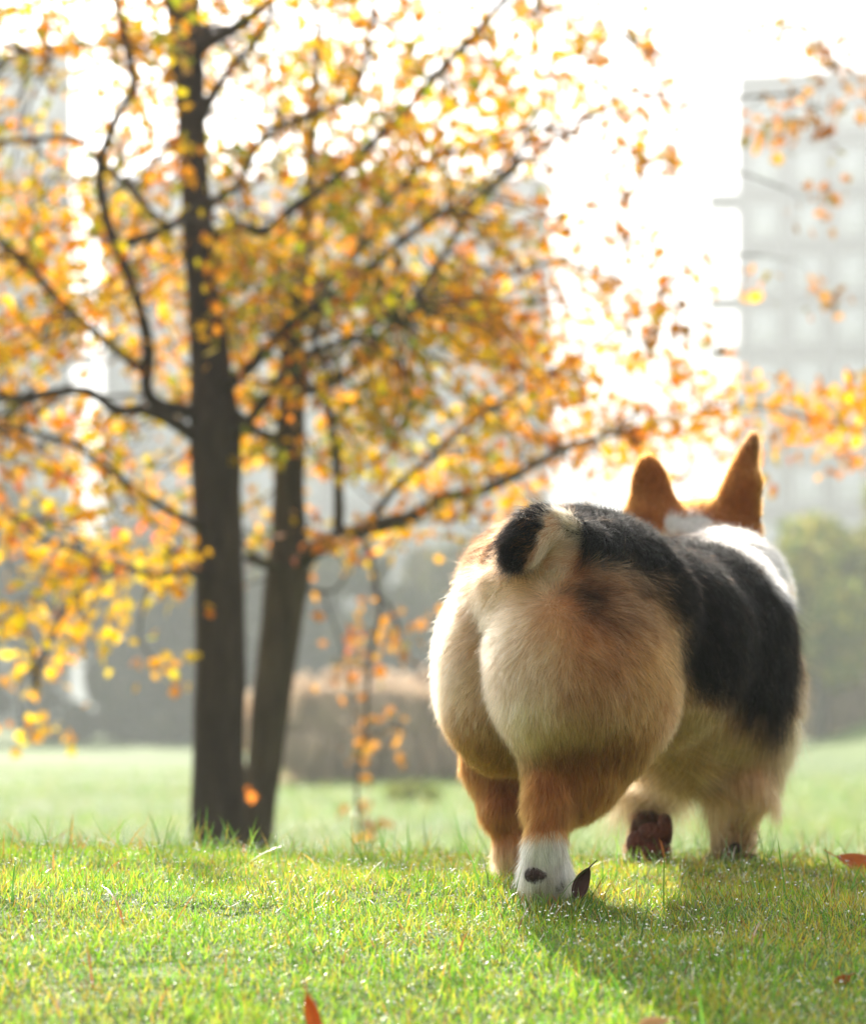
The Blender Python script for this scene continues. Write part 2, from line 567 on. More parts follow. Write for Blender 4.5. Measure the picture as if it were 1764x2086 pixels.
def build_trees():
    bark = pbr('bark', (0.026, 0.018, 0.015), 0.9, noise=(0.075, 0.054, 0.044), scale=9, bump=0.9, bump_scale=40, spec=0.15, stretch=(3, 3, 0.7))
    bark2 = pbr('bark_light', (0.046, 0.034, 0.026), 0.9, noise=(0.12, 0.092, 0.068), scale=8, bump=0.8, bump_scale=35, spec=0.15, stretch=(3, 3, 0.7))
    leafm = leafy('autumn_leaf', trans=0.75, rough=0.6, gloss=0.03)
    zA = float(ground((440 - CX) * 5 / F, 5.0)); zB = float(ground((530 - CX) * 5.25 / F, 5.25))
    trees = []
    main = empty('young_tree', at(443, 1720, 5.0)); main.location.z = zA
    tag(main, 'thick dark trunked tree with orange and yellow autumn leaves, nearer of the two', 'tree')
    sec = empty('young_tree', at(530, 1720, 5.25)); sec.location.z = zB
    tag(sec, 'slimmer leaning tree with lighter bark and a long low limb reaching right', 'tree')

    def part(name, pts, root, mat, sides=9, wob=0.08):
        pa = px_path(pts)
        V, q, T = tube(pa, sides, wob, seed=len(pts) + int(pts[0][0]))
        o = link(name, mesh_np(name, V - np.array(root.location), tris=T, quads=q, mat=mat), root)
        return pa

    A_PATHS = []; B_PATHS = []
    yb = 5.0
    zpy = CY - zA * F / 5.0
    A_PATHS.append(part('trunk', [(436, zpy + 30, 5, 74), (440, zpy - 15, 5, 60), (443, 1700, 5, 56), (446, 1500, 5, 54), (449, 1300, 5, 52), (446, 1120, 5, 50), (441, 980, 5, 50), (438, 880, 5, 53), (432, 790, 5.02, 46), (420, 640, 5.05, 37), (406, 500, 5.08, 31), (398, 380, 5.1, 30), (391, 260, 5.12, 30), (385, 150, 5.15, 33), (374, 20, 5.2, 36), (360, -150, 5.2, 28), (352, -330, 5.2, 20)], main, bark, 20, 0.05))
    zpy = CY - zB * F / 5.25
    B_PATHS.append(part('trunk', [(505, zpy + 30, 5.25, 58), (508, zpy - 15, 5.25, 50), (514, 1700, 5.25, 44), (538, 1560, 5.25, 38), (556, 1400, 5.25, 41), (574, 1260, 5.25, 42), (586, 1170, 5.25, 46), (589, 1100, 5.25, 38), (588, 1000, 5.25, 32), (592, 900, 5.25, 31), (594, 800, 5.25, 27), (600, 650, 5.25, 21), (616, 500, 5.25, 16), (630, 380, 5.25, 12), (640, 200, 5.2, 9), (650, 40, 5.2, 6)], sec, bark2, 16, 0.05))

    def br(tree, pts, r0, r1, y0=5.0, y1=5.0, mat=None):
        n = len(pts)
        r0, r1 = r0 * 1.12, r1 * 1.25
        rows = [(p[0], p[1], y0 + (y1 - y0) * k / (n - 1), r0 + (r1 - r0) * (k / (n - 1)) ** 0.65) for k, p in enumerate(pts)]
        root, paths, m = (main, A_PATHS, bark) if tree == 'A' else (sec, B_PATHS, bark2)
        paths.append(part('branch', rows, root, mat or m, 8, 0.12))

    br('A', [(430, 900), (390, 885), (345, 855), (290, 835), (240, 835), (180, 798), (110, 800), (40, 812), (0, 806), (-90, 790)], 15, 6, 5.0, 4.6)
    br('A', [(420, 850), (370, 835), (325, 825), (300, 790), (302, 700), (270, 580), (235, 495), (212, 420), (205, 340), (235, 245), (272, 180), (258, 90), (232, -20)], 16, 6, 5.0, 4.7)
    br('A', [(305, 765), (215, 695), (130, 620), (60, 545), (0, 492), (-70, 430)], 9, 6, 4.92, 4.6)
    br('A', [(238, 500), (280, 488), (340, 465), (400, 425), (480, 380), (528, 290), (580, 255), (660, 225), (722, 190), (745, 110), (760, 20)], 10, 4, 4.85, 4.5)
    br('A', [(206, 335), (240, 358), (282, 405), (335, 455)], 7, 4, 4.8, 4.7)
    br('A', [(390, 120), (420, 90), (470, 62), (530, 20), (590, -40)], 14, 9, 5.1, 4.9)
    br('A', [(400, 260), (436, 190), (475, 135), (520, 85), (560, 20)], 12, 5, 5.1, 4.9)
    br('A', [(450, 790), (490, 765), (540, 715), (590, 660), (690, 590), (760, 540), (830, 480), (910, 430)], 15, 5, 5.0, 4.7)
    br('A', [(460, 900), (500, 865), (540, 815), (575, 765), (640, 715), (720, 690), (800, 640)], 13, 4, 5.0, 4.6)
    br('A', [(380, 118), (335, 108), (270, 95), (150, 92), (60, 102), (-10, 138)], 7, 4, 5.1, 4.8)
    br('A', [(205, 335), (160, 285), (80, 283), (0, 290), (-70, 305)], 6, 4, 4.8, 4.6)
    br('A', [(440, 480), (480, 460), (540, 470), (590, 430), (660, 380), (715, 335), (765, 285), (830, 220), (900, 140), (975, 60), (1040, -20)], 12, 5, 5.05, 4.7)
    br('A', [(410, 1075), (380, 1060), (300, 1012), (230, 962), (150, 905), (60, 880), (-40, 862)], 9, 4, 4.95, 4.5)
    br('A', [(415, 1175), (380, 1165), (310, 1170), (230, 1150), (165, 1190), (110, 1290), (70, 1400)], 8, 3, 4.95, 4.6)
    br('A', [(235, 1160), (150, 1120), (90, 1100), (30, 1050)], 5, 3, 4.8, 4.6)
    br('A', [(385, 60), (330, -30), (270, -120)], 12, 6, 5.2, 5.0)
    br('B', [(590, 1165), (625, 1130), (665, 1108), (740, 1078), (840, 1052), (900, 1015), (980, 1000), (1050, 968), (1150, 915), (1250, 882)], 25, 4.5, 5.25, 4.95)
    br('B', [(1245, 884), (1310, 866), (1380, 850), (1500, 826), (1600, 842), (1700, 866), (1800, 872)], 3.6, 1.0, 4.95, 4.8)
    br('B', [(690, 1095), (690, 1000), (682, 900), (666, 820), (668, 760), (640, 690), (655, 600)], 12, 5, 5.2, 5.0)
    br('B', [(745, 1078), (800, 1000), (880, 930), (950, 870), (1050, 800), (1135, 760)], 8, 3, 5.15, 5.0)
    br('B', [(592, 885), (560, 892), (515, 870), (470, 830)], 11, 7, 5.25, 5.15)
    br('B', [(590, 1150), (545, 1150), (505, 1135)], 12, 8, 5.25, 5.1)
    br('B', [(594, 800), (650, 790), (700, 765), (760, 700), (850, 600), (910, 510), (960, 420), (1015, 365), (1060, 320)], 11, 4, 5.25, 5.0)
    br('B', [(600, 640), (680, 560), (740, 500), (800, 400), (870, 330), (960, 300), (1080, 260), (1180, 280)], 9, 3, 5.25, 4.9)
    br('B', [(735, 1085), (750, 1120), (762, 1170), (774, 1250), (756, 1330), (748, 1420), (744, 1500), (728, 1580), (730, 1690)], 5, 2.5, 5.15, 4.9)
    br('B', [(765, 1200), (800, 1250), (818, 1290)], 3, 2, 5.1, 5.1)
    br('B', [(630, 1200), (680, 1203), (712, 1160)], 4, 2, 5.25, 5.1)
    br('B', [(1015, 365), (1110, 300), (1200, 240), (1290, 190), (1400, 215), (1500, 200), (1620, 190)], 4, 2, 5.0, 4.7)
    br('B', [(900, 140), (1000, 60), (1120, 20), (1230, 60), (1340, 110), (1440, 128), (1540, 90), (1640, 50)], 4, 2, 4.9, 4.7)
    br('B', [(1060, 320), (1180, 360), (1290, 330), (1400, 335), (1500, 350), (1600, 385)], 3, 1.5, 5.0, 4.8)
    br('B', [(910, 510), (1020, 560), (1130, 530), (1240, 560), (1340, 600), (1430, 525), (1550, 520)], 4, 1.5, 5.0, 4.8)
    br('B', [(1135, 760), (1220, 690), (1300, 640), (1360, 610)], 3, 1.5, 5.0, 4.9)

    allp = [np.vstack(A_PATHS[1:]), np.vstack(B_PATHS[1:])]
    allb = np.vstack(A_PATHS + B_PATHS)
    allb = allb[allb[:, 3] > 0.0028]
    bu = CX + allb[:, 0] * F / allb[:, 1]; bv = CY - allb[:, 2] * F / allb[:, 1]
    data = {0: [], 1: []}
    twigs = {0: [], 1: []}
    cells = []
    for r, row in enumerate(DENS):
        s = row.replace(' ', '')
        for c, ch in enumerate(s):
            if ch != '0': cells.append((c * 100, r * 100, int(ch)))
    for c in range(-3, 0):
        for r in range(0, 10): cells.append((c * 100, r * 100, 5))
    for c in range(-3, 12):
        for r in (-1, -2, -3): cells.append((c * 100, r * 100, 4 if r == -1 else 2))
    for c in range(12, 18):
        cells.append((c * 100, 790, 3))
    for (cx, cy_, d) in cells:
        ntw = {0: 0, 1: 1.2, 2: 2.2, 3: 3.2, 4: 4.2, 5: 5.6, 6: 7.2, 7: 9.4, 8: 12.5}.get(d, 8)
        if cx >= 1200 and cy_ < 780: ntw *= 0.62
        for _ in range(int(ntw * 0.45 + rng.random())):
            px = cx + rng.random() * 100; py = cy_ + rng.random() * 100
            Y = 4.95 + rng.normal(0, 0.42 if d > 3 else 0.15)
            if px > 400 and px < 560 and py > 850: Y = 5.5 + rng.random() * 0.3
            if 370 < px < 520 and py > 500 and rng.random() < 0.6: Y = 5.5
            p = np.array(at(px, py, Y))
            ti = 0
            dd = [np.linalg.norm(ap[:, :3] - p, axis=1) for ap in allp]
            ti = 0 if dd[0].min() < dd[1].min() else 1
            q = allp[ti][dd[ti].argmin()]
            if np.linalg.norm(q[:3] - p) > 1.1: continue
            bp_ = allb; du = np.hypot(bu - px, bv - py)
            j = int(du.argmin())
            if du[j] < 34 and Y < allb[j, 1] + 0.12 and rng.random() < 0.85:
                Y = allb[j, 1] + 0.15 + rng.random() * 0.35
                p = np.array(at(px, py, Y))
            mid = (q[:3] + p) / 2 + rng.normal(0, 0.03, 3)
            r0 = min(q[3] * 0.6, 0.0035)
            tip = p + rng.normal(0, 0.05, 3) + np.array([0, 0, -0.02])
            path = catmull([(*q[:3], r0), (*mid, r0 * 0.8), (*p, r0 * 0.6), (*tip, 0.0008)], 3)
            twigs[ti].append(path)
            nl = 20 + int(rng.random() * 14)
            pal, w = PAL[palette_at(px, py)]
            cc = pick(pal, w, nl, 0.2)
            s0 = rng.normal(0, 0.032, (nl, 3)) * [1.25, 1.1, 0.85] + p + (tip - p) * rng.random((nl, 1))
            data[ti].append((s0, cc))
    data[1].append((np.array([at(505, 1600, 5.02), at(512, 1612, 5.03)]), np.array([(0.8, 0.25, 0.03), (0.8, 0.25, 0.03)])))
    # single leaves
    for ti, root in ((0, main), (1, sec)):
        P = np.vstack([d[0] for d in data[ti]]); C = np.vstack([d[1] for d in data[ti]])
        n = len(P)
        size = np.clip(rng.normal(0.0262, 0.0055, n), 0.012, 0.040)
        # nearest to the lens become single leaves
        u = CX + P[:, 0] * F / P[:, 1]; v = CY - P[:, 2] * F / P[:, 1]
        inside = (u > 0) & (u < 1764) & (v > 0) & (v < 2086)
        score = np.where(inside, size / P[:, 1], 0)
        order = np.argsort(-score)
        big, rest = order[:300], order[300:]
        V, T, Cc, _ = leaf_mass(P[rest] - np.array(root.location), size[rest], 0.35, C[rest])
        o = link('foliage', mesh_np('foliage', V, tris=T, mat=leafm, cols=Cc), root); o['kind'] = 'stuff'
        # shared leaf meshes for the single ones, grouped by colour
        protos = []
        for k in range(14):
            c = C[big[k * 20]]
            sv = LEAF.copy(); sv[:, 2] += rng.normal(0, 0.4) * (sv[:, 0] ** 2 + .5 * sv[:, 1] ** 2)
            protos.append(mesh_np('leaf', sv, tris=LEAF_T, mat=leafm, cols=np.tile(c, (15, 1))))
        pc = np.array([C[big[k * 20]] for k in range(14)])
        for i in big:
            k = int(np.argmin(((pc - C[i]) ** 2).sum(1) + rng.random(14) * 0.01))
            o = link('leaf', protos[k], root)
            o.location = Vector(P[i]) - root.location
            o.rotation_euler = (rng.random() * 6.28, rng.random() * 6.28, rng.random() * 6.28)
            o.scale = (size[i],) * 3
        Vs, Qs, Ts, off = [], [], [], 0
        for pa in twigs[ti]:
            V, q, T = tube(pa, 4, 0, cap=False)
            Vs.append(V); Qs.append(q + off); off += len(V)
        o = link('twigs', mesh_np('twigs', np.vstack(Vs) - np.array(root.location), quads=np.vstack(Qs), mat=bark), root); o['kind'] = 'stuff'
        print('leaves', n, 'twigs', len(twigs[ti]))


# ================================================================== fallen leaves
def fallen_leaf(px, py, Y, length, width, rot, color, c2, label, fold=0.4, curl=0.5, zoff=0.0):
    """a curled dry leaf with midrib and stalk, standing or lying on the turf"""
    nu, nv = 11, 7
    V = []
    for i in range(nu):
        t = i / (nu - 1)
        w = width * (math.sin(math.pi * min(1, t * 0.93 + 0.07)) ** 0.75) * (1 - 0.25 * t)
        for j in range(nv):
            s = (j / (nv - 1)) * 2 - 1
            zz = fold * abs(s) * w * 0.9 + curl * length * (t - 0.5) ** 2
            V.append((s * w * (1 - 0.25 * fold), (t - 0.0) * length, zz))
    V = np.array(V)
    q = np.array([(i * nv + j, i * nv + j + 1, (i + 1) * nv + j + 1, (i + 1) * nv + j) for i in range(nu - 1) for j in range(nv - 1)])
    p = at(px, py, Y)
    root = empty('fallen_leaf', p)
    ya = Vector(rot[0]).normalized(); za = Vector(rot[1]); za = (za - ya * za.dot(ya)).normalized(); xa = ya.cross(za)
    from mathutils import Matrix
    root.rotation_euler = Matrix((xa, ya, za)).transposed().to_euler()
    tag(root, label, 'leaf', 'fallen autumn leaves on the turf')
    m = leafy('dry_leaf', base=color, tint_attr=False, trans=0.45, rough=0.5, gloss=0.15)
    N, L = m.node_tree.nodes, m.node_tree.links
    tn = N.new('ShaderNodeTexNoise'); tn.inputs['Scale'].default_value = 90; tn.inputs['Detail'].default_value = 4
    tc = N.new('ShaderNodeTexCoord'); L.new(tc.outputs['Object'], tn.inputs['Vector'])
    r = N.new('ShaderNodeValToRGB')
    r.color_ramp.elements[0].position = 0.38; r.color_ramp.elements[0].color = (*color, 1)
    r.color_ramp.elements[1].position = 0.66; r.color_ramp.elements[1].color = (*c2, 1)
    L.new(tn.outputs['Fac'], r.inputs['Fac'])
    for nd in N:
        if nd.type in ('BSDF_DIFFUSE', 'BSDF_TRANSLUCENT'):
            L.new(r.outputs[0], nd.inputs['Color'])
    b = link('blade', mesh_np('blade', V, quads=q, mat=m), root)
    md = b.modifiers.new('thickness', 'SOLIDIFY'); md.thickness = 0.0004
    stalk = catmull([(0, length * .98, curl * length * .23, .0006), (0, length * 1.12, curl * length * .33, .0005), (0.001, length * 1.28, curl * length * .40, .0004)], 4)
    sV, sq, sT = tube(stalk, 6, 0)
    link('stalk', mesh_np('stalk', sV, tris=sT, quads=sq, mat=m), root)
    rib = catmull([(0, 0, curl * length * .25 - .0002, .0003), (0, length * .5, -.0003, .0005), (0, length, curl * length * .25 - .0002, .0006)], 5)
    sV, sq, sT = tube(rib, 5, 0)
    link('midrib', mesh_np('midrib', sV, tris=sT, quads=sq, mat=m), root)


def build_fallen():
    fallen_leaf(1160, 1828, 1.70, 0.0270, 0.0100, ((.44, .1, .85), (.55, -1, .1)), (0.060, 0.020, 0.012), (0.11, 0.04, 0.024), 'dark brown curled leaf standing against the right hind paw of the dog', 0.9, 1.0)
    fallen_leaf(1508, 1768, 2.075, 0.019, 0.0085, ((.8, 0, .55), (-.2, -.9, .4)), (0.26, 0.085, 0.02), (0.10, 0.035, 0.015), 'rusty brown crumpled leaf beside the right front paw of the dog', 0.7, 0.8)
    fallen_leaf(1795, 1782, 2.00, 0.046, 0.014, ((-.92, -.1, .32), (.1, -.75, .62)), (0.75, 0.22, 0.02), (0.60, 0.13, 0.02), 'large bright orange leaf lying on the crest at the right edge', 0.5, 0.3)
    fallen_leaf(1700, 2012, 1.42, 0.0125, 0.0055, ((.7, .1, .5), (0, -.8, .6)), (0.62, 0.17, 0.02), (0.35, 0.09, 0.02), 'small orange leaf scrap in the shaded grass at lower right', 0.5, 0.3)
    fallen_leaf(1205, 1975, 1.46, 0.022, 0.0045, ((.9, .1, .25), (0, -.6, .8)), (0.85, 0.50, 0.03), (0.80, 0.36, 0.03), 'small yellow leaf half sunk in the grass below the shadow edge', 0.3, 0.3)
    fallen_leaf(648, 2115, 1.22, 0.026, 0.0055, ((-.25, .05, 1), (0, -1, .2)), (0.80, 0.24, 0.02), (0.65, 0.15, 0.02), 'orange narrow leaf sticking up out of the grass at the bottom edge', 0.5, 0.3)
    fallen_leaf(1300, 2098, 1.25, 0.018, 0.007, ((.8, .1, .2), (0, -.5, .8)), (0.75, 0.48, 0.22), (0.68, 0.36, 0.14), 'pale tan leaf in the grass at the bottom edge', 0.4, 0.3)
    fallen_leaf(1745, 1800, 1.95, 0.016, 0.006, ((.8, .1, .1), (0, -.4, .9)), (0.20, 0.06, 0.02), (0.12, 0.04, 0.02), 'small dark brown leaf under the bright orange leaf at the right edge', 0.4, 0.3)


# ================================================================== background planting
def leafy_tree(name, label, cat, px, top_py, Y, wpx, pal, n, seed, group, leaf=0.14, low=0.25, trunk=True):
    base = at(px, 0, Y); z0 = float(ground(base.x, Y))
    h = at(px, top_py, Y).z - z0
    rx = wpx * Y / F / 2
    root = empty(name, (base.x, Y, z0)); tag(root, label, cat, group)
    r = np.random.default_rng(seed)
    # sub-crowns
    k = 16
    cen = r.normal(0, 0.42, (k, 3)) * [rx, rx, h * 0.30] + [0, 0, h * (0.5 + low / 2)]
    cen[:, 2] = np.clip(cen[:, 2], h * low, h * 0.88)
    if not trunk: cen[:, 2] = h * r.uniform(0.08, 0.78, k)
    rad = r.uniform(0.28, 0.5, k) * min(rx, h * 0.42)
    w = rad ** 2; w /= w.sum()
    ci = r.choice(k, n, p=w)
    d = nrm(r.normal(0, 1, (n, 3)))
    P = cen[ci] + d * (rad[ci] * r.uniform(0.72, 1.08, n))[:, None]
    P[:, 2] = np.clip(P[:, 2], 0.02, h)
    ax = nrm(r.normal(0, 1, (n, 3))); bx = nrm(np.cross(ax, d))
    s = leaf * r.uniform(0.6, 1.3, n)
    a = ax * s[:, None]; b = bx * (s * 0.6)[:, None]
    V = np.stack([P - a, P - b * .8, P + a, P + b], 1).reshape(-1, 3)
    q = np.arange(4 * n).reshape(n, 4)
    C = np.repeat(pick(*pal, n, 0.2), 4, axis=0)
    o = link('crown' if trunk else 'foliage', mesh_np('crown', V, quads=q, mat=BG_LEAF, cols=C), root)
    o['kind'] = 'stuff'
    if trunk:
        pth = catmull([(0, 0, -.1, h * .035), (0.05, 0, h * .3, h * .026), (-.04, 0.03, h * .6, h * .014), (0, 0, h * .85, h * .004)], 4)
        V, q, T = tube(pth, 8, 0.1)
        link('trunk', mesh_np('trunk', V, tris=T, quads=q, mat=BG_BARK), root)
        for j in range(4):
            c = cen[j]
            pth = catmull([(0, 0, h * .3, h * .012), (*(c * .5 + [0, 0, h * .15]), h * .008), (*c, h * .003)], 3)
            V, q, T = tube(pth, 6, 0.1)
            link('limb', mesh_np('limb', V, tris=T, quads=q, mat=BG_BARK), root)


def reed_clump(px, base_py, Y, wpx, hpx, seed, label):
    base = at(px, 0, Y); z0 = float(ground(base.x, Y))
    r = np.random.default_rng(seed)
    root = empty('plume_grass', (base.x, Y, z0)); tag(root, label, 'ornamental grass', 'plume grass clumps along the lawn edge')
    w = wpx * Y / F; h = hpx * Y / F
    n = 170
    x = r.normal(0, .28, n) * w; y = r.normal(0, .25, n) * w * 0.6
    P = np.stack([x, y, np.zeros(n)], 1)
    hh = h * r.uniform(0.18, 0.62, n)
    cols = pick([(0.80, 0.64, 0.42), (0.62, 0.48, 0.28), (0.88, 0.74, 0.52)], [2, 2, 1], n)
    ld = np.arctan2(y, x)
    o = link('blades', blades('blades', P, hh, np.full(n, 0.022), np.abs(r.normal(.12, .15, n)), ld, r.normal(.6, .3, n), cols, BG_PLUME, segs=3), root)
    o['kind'] = 'stuff'
    m = 190
    V0, T0 = blob(1.0, (1, 1, 1), 5, 6)
    Vs, Ts, off = [], [], 0
    for i in range(m):
        bx, by = r.normal(0, .30) * w, r.normal(0, .2) * w * .6
        top = h * r.uniform(0.42, 1.12)
        lx = bx * 0.35 + r.normal(0, .08)
        for s in range(5):
            c = np.array([bx + lx * (1 + s * .12), by, top - s * 0.055])
            rr = 0.044 + 0.018 * math.sin(s / 4 * math.pi)
            Vs.append(V0 * [rr, rr, rr * 1.5] * r.uniform(.7, 1.2) + c + r.normal(0, .012, 3)); Ts.append(T0 + off); off += len(V0)
        st, q, _ = tube(catmull([(bx, by, 0, .006), (bx + lx * .4, by, top * .5, .005), (bx + lx, by, top - .05, .003)], 2), 4, 0, cap=False)
        Vs.append(st); Ts.append(np.vstack([q[:, [0, 1, 2]], q[:, [0, 2, 3]]]) + off); off += len(st)
    V = np.vstack(Vs); T = np.vstack(Ts)
    o = link('plumes', mesh_np('plumes', V, tris=T, mat=BG_PLUME, cols=np.tile([0.88, 0.76, 0.62], (len(V), 1))), root)
    o['kind'] = 'stuff'


def build_background():
    global BG_LEAF, BG_BARK, BG_PLUME
    BG_LEAF = leafy('far_leaf', trans=0.35, rough=0.7, gloss=0.01)
    BG_PLUME = leafy('plume', trans=0.82, rough=0.7, gloss=0.05)
    BG_BARK = pbr('far_bark', (0.06, 0.05, 0.04), 0.9, noise=(0.12, 0.10, 0.08), scale=5)
    dark = ([(0.045, 0.055, 0.024), (0.075, 0.070, 0.030), (0.11, 0.075, 0.035)], [3, 2, 1.5])
    mid = ([(0.07, 0.09, 0.025), (0.12, 0.12, 0.03), (0.05, 0.07, 0.025)], [2, 2, 1])
    lime = ([(0.38, 0.38, 0.06), (0.24, 0.30, 0.05), (0.52, 0.44, 0.08)], [2, 2, 1])
    gold = ([(0.17, 0.17, 0.035), (0.10, 0.12, 0.03), (0.26, 0.20, 0.05)], [2, 2, 1])
    spec = [
        # px, top, Y, width, palette, label
        (-120, 960, 50, 420, dark, 'dark hazy tree at the far left edge of the tree line'),
        (60, 1010, 48, 360, dark, 'broad dark hazy tree left of the near trunks'),
        (230, 985, 52, 340, dark, 'tall dark hazy tree between left edge and near trunk'),
        (340, 1120, 46, 300, dark, 'lower dark hazy tree just left of the near trunk'),
        (480, 1010, 50, 340, dark, 'hazy tree seen between the two near trunks'),
        (640, 1060, 48, 300, mid, 'olive hazy tree right of the slim trunk'),
        (790, 1120, 46, 260, mid, 'rounded olive hazy tree behind the hanging twig'),
        (905, 1030, 50, 280, gold, 'pale golden hazy tree left of the dog'),
        (1040, 1090, 52, 300, gold, 'golden hazy tree behind the rump of the dog'),
        (1230, 1190, 50, 320, mid, 'hazy tree hidden low behind the back of the dog'),
        (1480, 1230, 52, 340, mid, 'hazy tree behind the neck of the dog'),
        (1668, 1110, 33, 260, lime, 'golden green bush tree right of the dog'),
        (1805, 960, 35, 380, lime, 'tall golden green tree at the right edge'),
        (1950, 1080, 46, 360, mid, 'green tree beyond the right edge'),
        (-650, 960, 50, 520, dark, 'dark tree well outside the left edge'),
        (-1050, 1010, 47, 560, mid, 'olive tree far outside the left edge'),
        (2350, 1040, 48, 520, mid, 'olive tree well outside the right edge'),
        (2750, 980, 52, 560, dark, 'dark tree far outside the right edge'),
        (-330, 1000, 55, 420, dark, 'dark tree outside the left edge'),
    ]
    for k, (px, top, Y, w, pal, lab) in enumerate(spec):
        leafy_tree('park_tree', lab, 'tree', px, top, Y, w, pal, 5200, 100 + k, 'hazy park trees behind the lawn', leaf=0.17, low=0.12)
    # low hedge closing the foot of the tree line
    hedges = [(-150, 1330, 46, 420), (120, 1340, 45.5, 420), (380, 1350, 45, 380), (640, 1340, 44, 380), (900, 1330, 44, 380), (1200, 1350, 44, 420), (1500, 1380, 44, 420), (1690, 1330, 37, 300), (1900, 1300, 37, 360)]
    labs = ['dark hedge bush at far left of the lawn edge', 'dark hedge bush left of the near trunks', 'dark hedge bush behind the near trunks',
            'dark hedge bush behind the plume grass', 'dark hedge bush left of the dog', 'dark hedge bush behind the hips of the dog',
            'dark hedge bush behind the shoulders of the dog', 'dark hedge bush above the grassy rise', 'dark hedge bush at the right edge above the rise']
    for k, (px, top, Y, w) in enumerate(hedges):
        leafy_tree('hedge_bush', labs[k], 'bush', px, top, Y, w, dark, 3600, 200 + k, 'dark hedge bushes at the lawn edge', leaf=0.15, low=0.05, trunk=False)
    rl = ['plume grass clump right behind the slim trunk', 'plume grass clump behind the hanging twig', 'plume grass clump second from the dog', 'plume grass clump touching the dog outline', 'plume grass clump behind the hind legs']
    for k, px in enumerate((662, 735, 815, 900, 985)):
        reed_clump(px, 1600, 20.5 + (k % 2) * .9, 135, (172, 196, 168, 188, 178)[k], 300 + k, rl[k])
    reed_clump(1668, 1500, 33.5, 120, 115, 310, 'small plume grass clump on the rise right of the dog')
    leafy_tree('low_shrub', 'low pale green shrub on the lawn in front of the plume grass', 'shrub', 846, 1596, 16.0, 250,
               ([(0.34, 0.42, 0.07), (0.50, 0.50, 0.14)], [1, 1]), 2600, 401, None, leaf=0.035, low=0.05, trunk=False)


# ================================================================== buildings
def box_mesh(name, x0, x1, y0, y1, z0, z1, mat):
    V = [(x0, y0, z0), (x1, y0, z0), (x1, y1, z0), (x0, y1, z0), (x0, y0, z1), (x1, y0, z1), (x1, y1, z1), (x0, y1, z1)]
    q = [(0, 3, 2, 1), (4, 5, 6, 7), (0, 1, 5, 4), (1, 2, 6, 5), (2, 3, 7, 6), (3, 0, 4, 7)]
    return mesh_np(name, V, quads=q, mat=mat, smooth=False)


def tower(label, px0, px1, top_py, Y, depth, cols, floors, mats, group=None, ledge=None, win=(0.72, 0.66), yaw=0.0):
    """office block: wall, floor bands, columns, windows (frame + pane)"""
    wallm, bandm, glassm, framem = mats
    a = at(px0, top_py, Y); b = at(px1, top_py, Y)
    x0, x1, zt = a.x, b.x, a.z
    zb = -0.7
    root = empty('office_building', ((x0 + x1) / 2, Y, zb)); tag(root, label, 'building', group)
    o = Vector(root.location)
    W, H = x1 - x0, zt - zb
    if yaw:      # turned about its inner front corner
        t = math.radians(yaw); sgn = -1 if yaw < 0 else 1
        root.rotation_euler.z = t
        root.location.x += sgn * W / 2 * (1 - math.cos(t)); root.location.y -= sgn * W / 2 * math.sin(t)
    link('wall', box_mesh('wall', x0 - o.x, x1 - o.x, 0.0, depth, 0, H, wallm), root)
    link('parapet', box_mesh('parapet', x0 - o.x - .25, x1 - o.x + .25, -.3, depth + .2, H + .003, H + .7, bandm), root)
    fh = H / floors; cw = W / cols
    for i in range(1, floors):
        if i == 1: bm_ = box_mesh('floor_band', -W / 2, W / 2, -.28, -.003, -.35, .35, bandm)
        p = link('floor_band', bm_, root); p.location = (0, 0, i * fh)
    cm = box_mesh('column', -.28, .28, -.40, -.29, 0, H, bandm)
    for j in range(cols + 1):
        p = link('column', cm, root); p.location = (-W / 2 + j * cw, 0, 0)
    ww, wh = cw * win[0] / 2, fh * win[1] / 2
    fm = mesh_np('window', *frame_geo(ww, wh, 0.09, 0.10), mat=framem, smooth=False)
    pm = box_mesh('pane', -ww + .09, ww - .09, -.03, 0.0, -wh + .09, wh - .09, glassm)
    for i in range(floors):
        for j in range(cols):
            f = link('window', fm, root); f.location = (-W / 2 + (j + .5) * cw, -0.012, (i + .5) * fh)
            p = link('pane', pm, f)
    if ledge:
        side, length, rows = ledge
        for i in rows:
            lm = box_mesh('balcony_slab', 0 if side > 0 else -length, length if side > 0 else 0, 0, 4, -.09, .09, bandm)
            p = link('balcony_slab', lm, root); p.location = (side * (W / 2 + .004), .2, H - i * fh)


def frame_geo(w, h, t, d):
    o = [(-w, -h), (w, -h), (w, h), (-w, h)]; i = [(-w + t, -h + t), (w - t, -h + t), (w - t, h - t), (-w + t, h - t)]
    V = [(x, -d, z) for x, z in o] + [(x, -d, z) for x, z in i] + [(x, 0, z) for x, z in o] + [(x, 0, z) for x, z in i]
    q = []
    for k in range(4):
        k2 = (k + 1) % 4
        q += [(k, k2, 4 + k2, 4 + k), (8 + k, k, 4 + k, 12 + k) if False else (8 + k2, k2, k, 8 + k), (4 + k, 4 + k2, 12 + k2, 12 + k)]
    return V, None, q


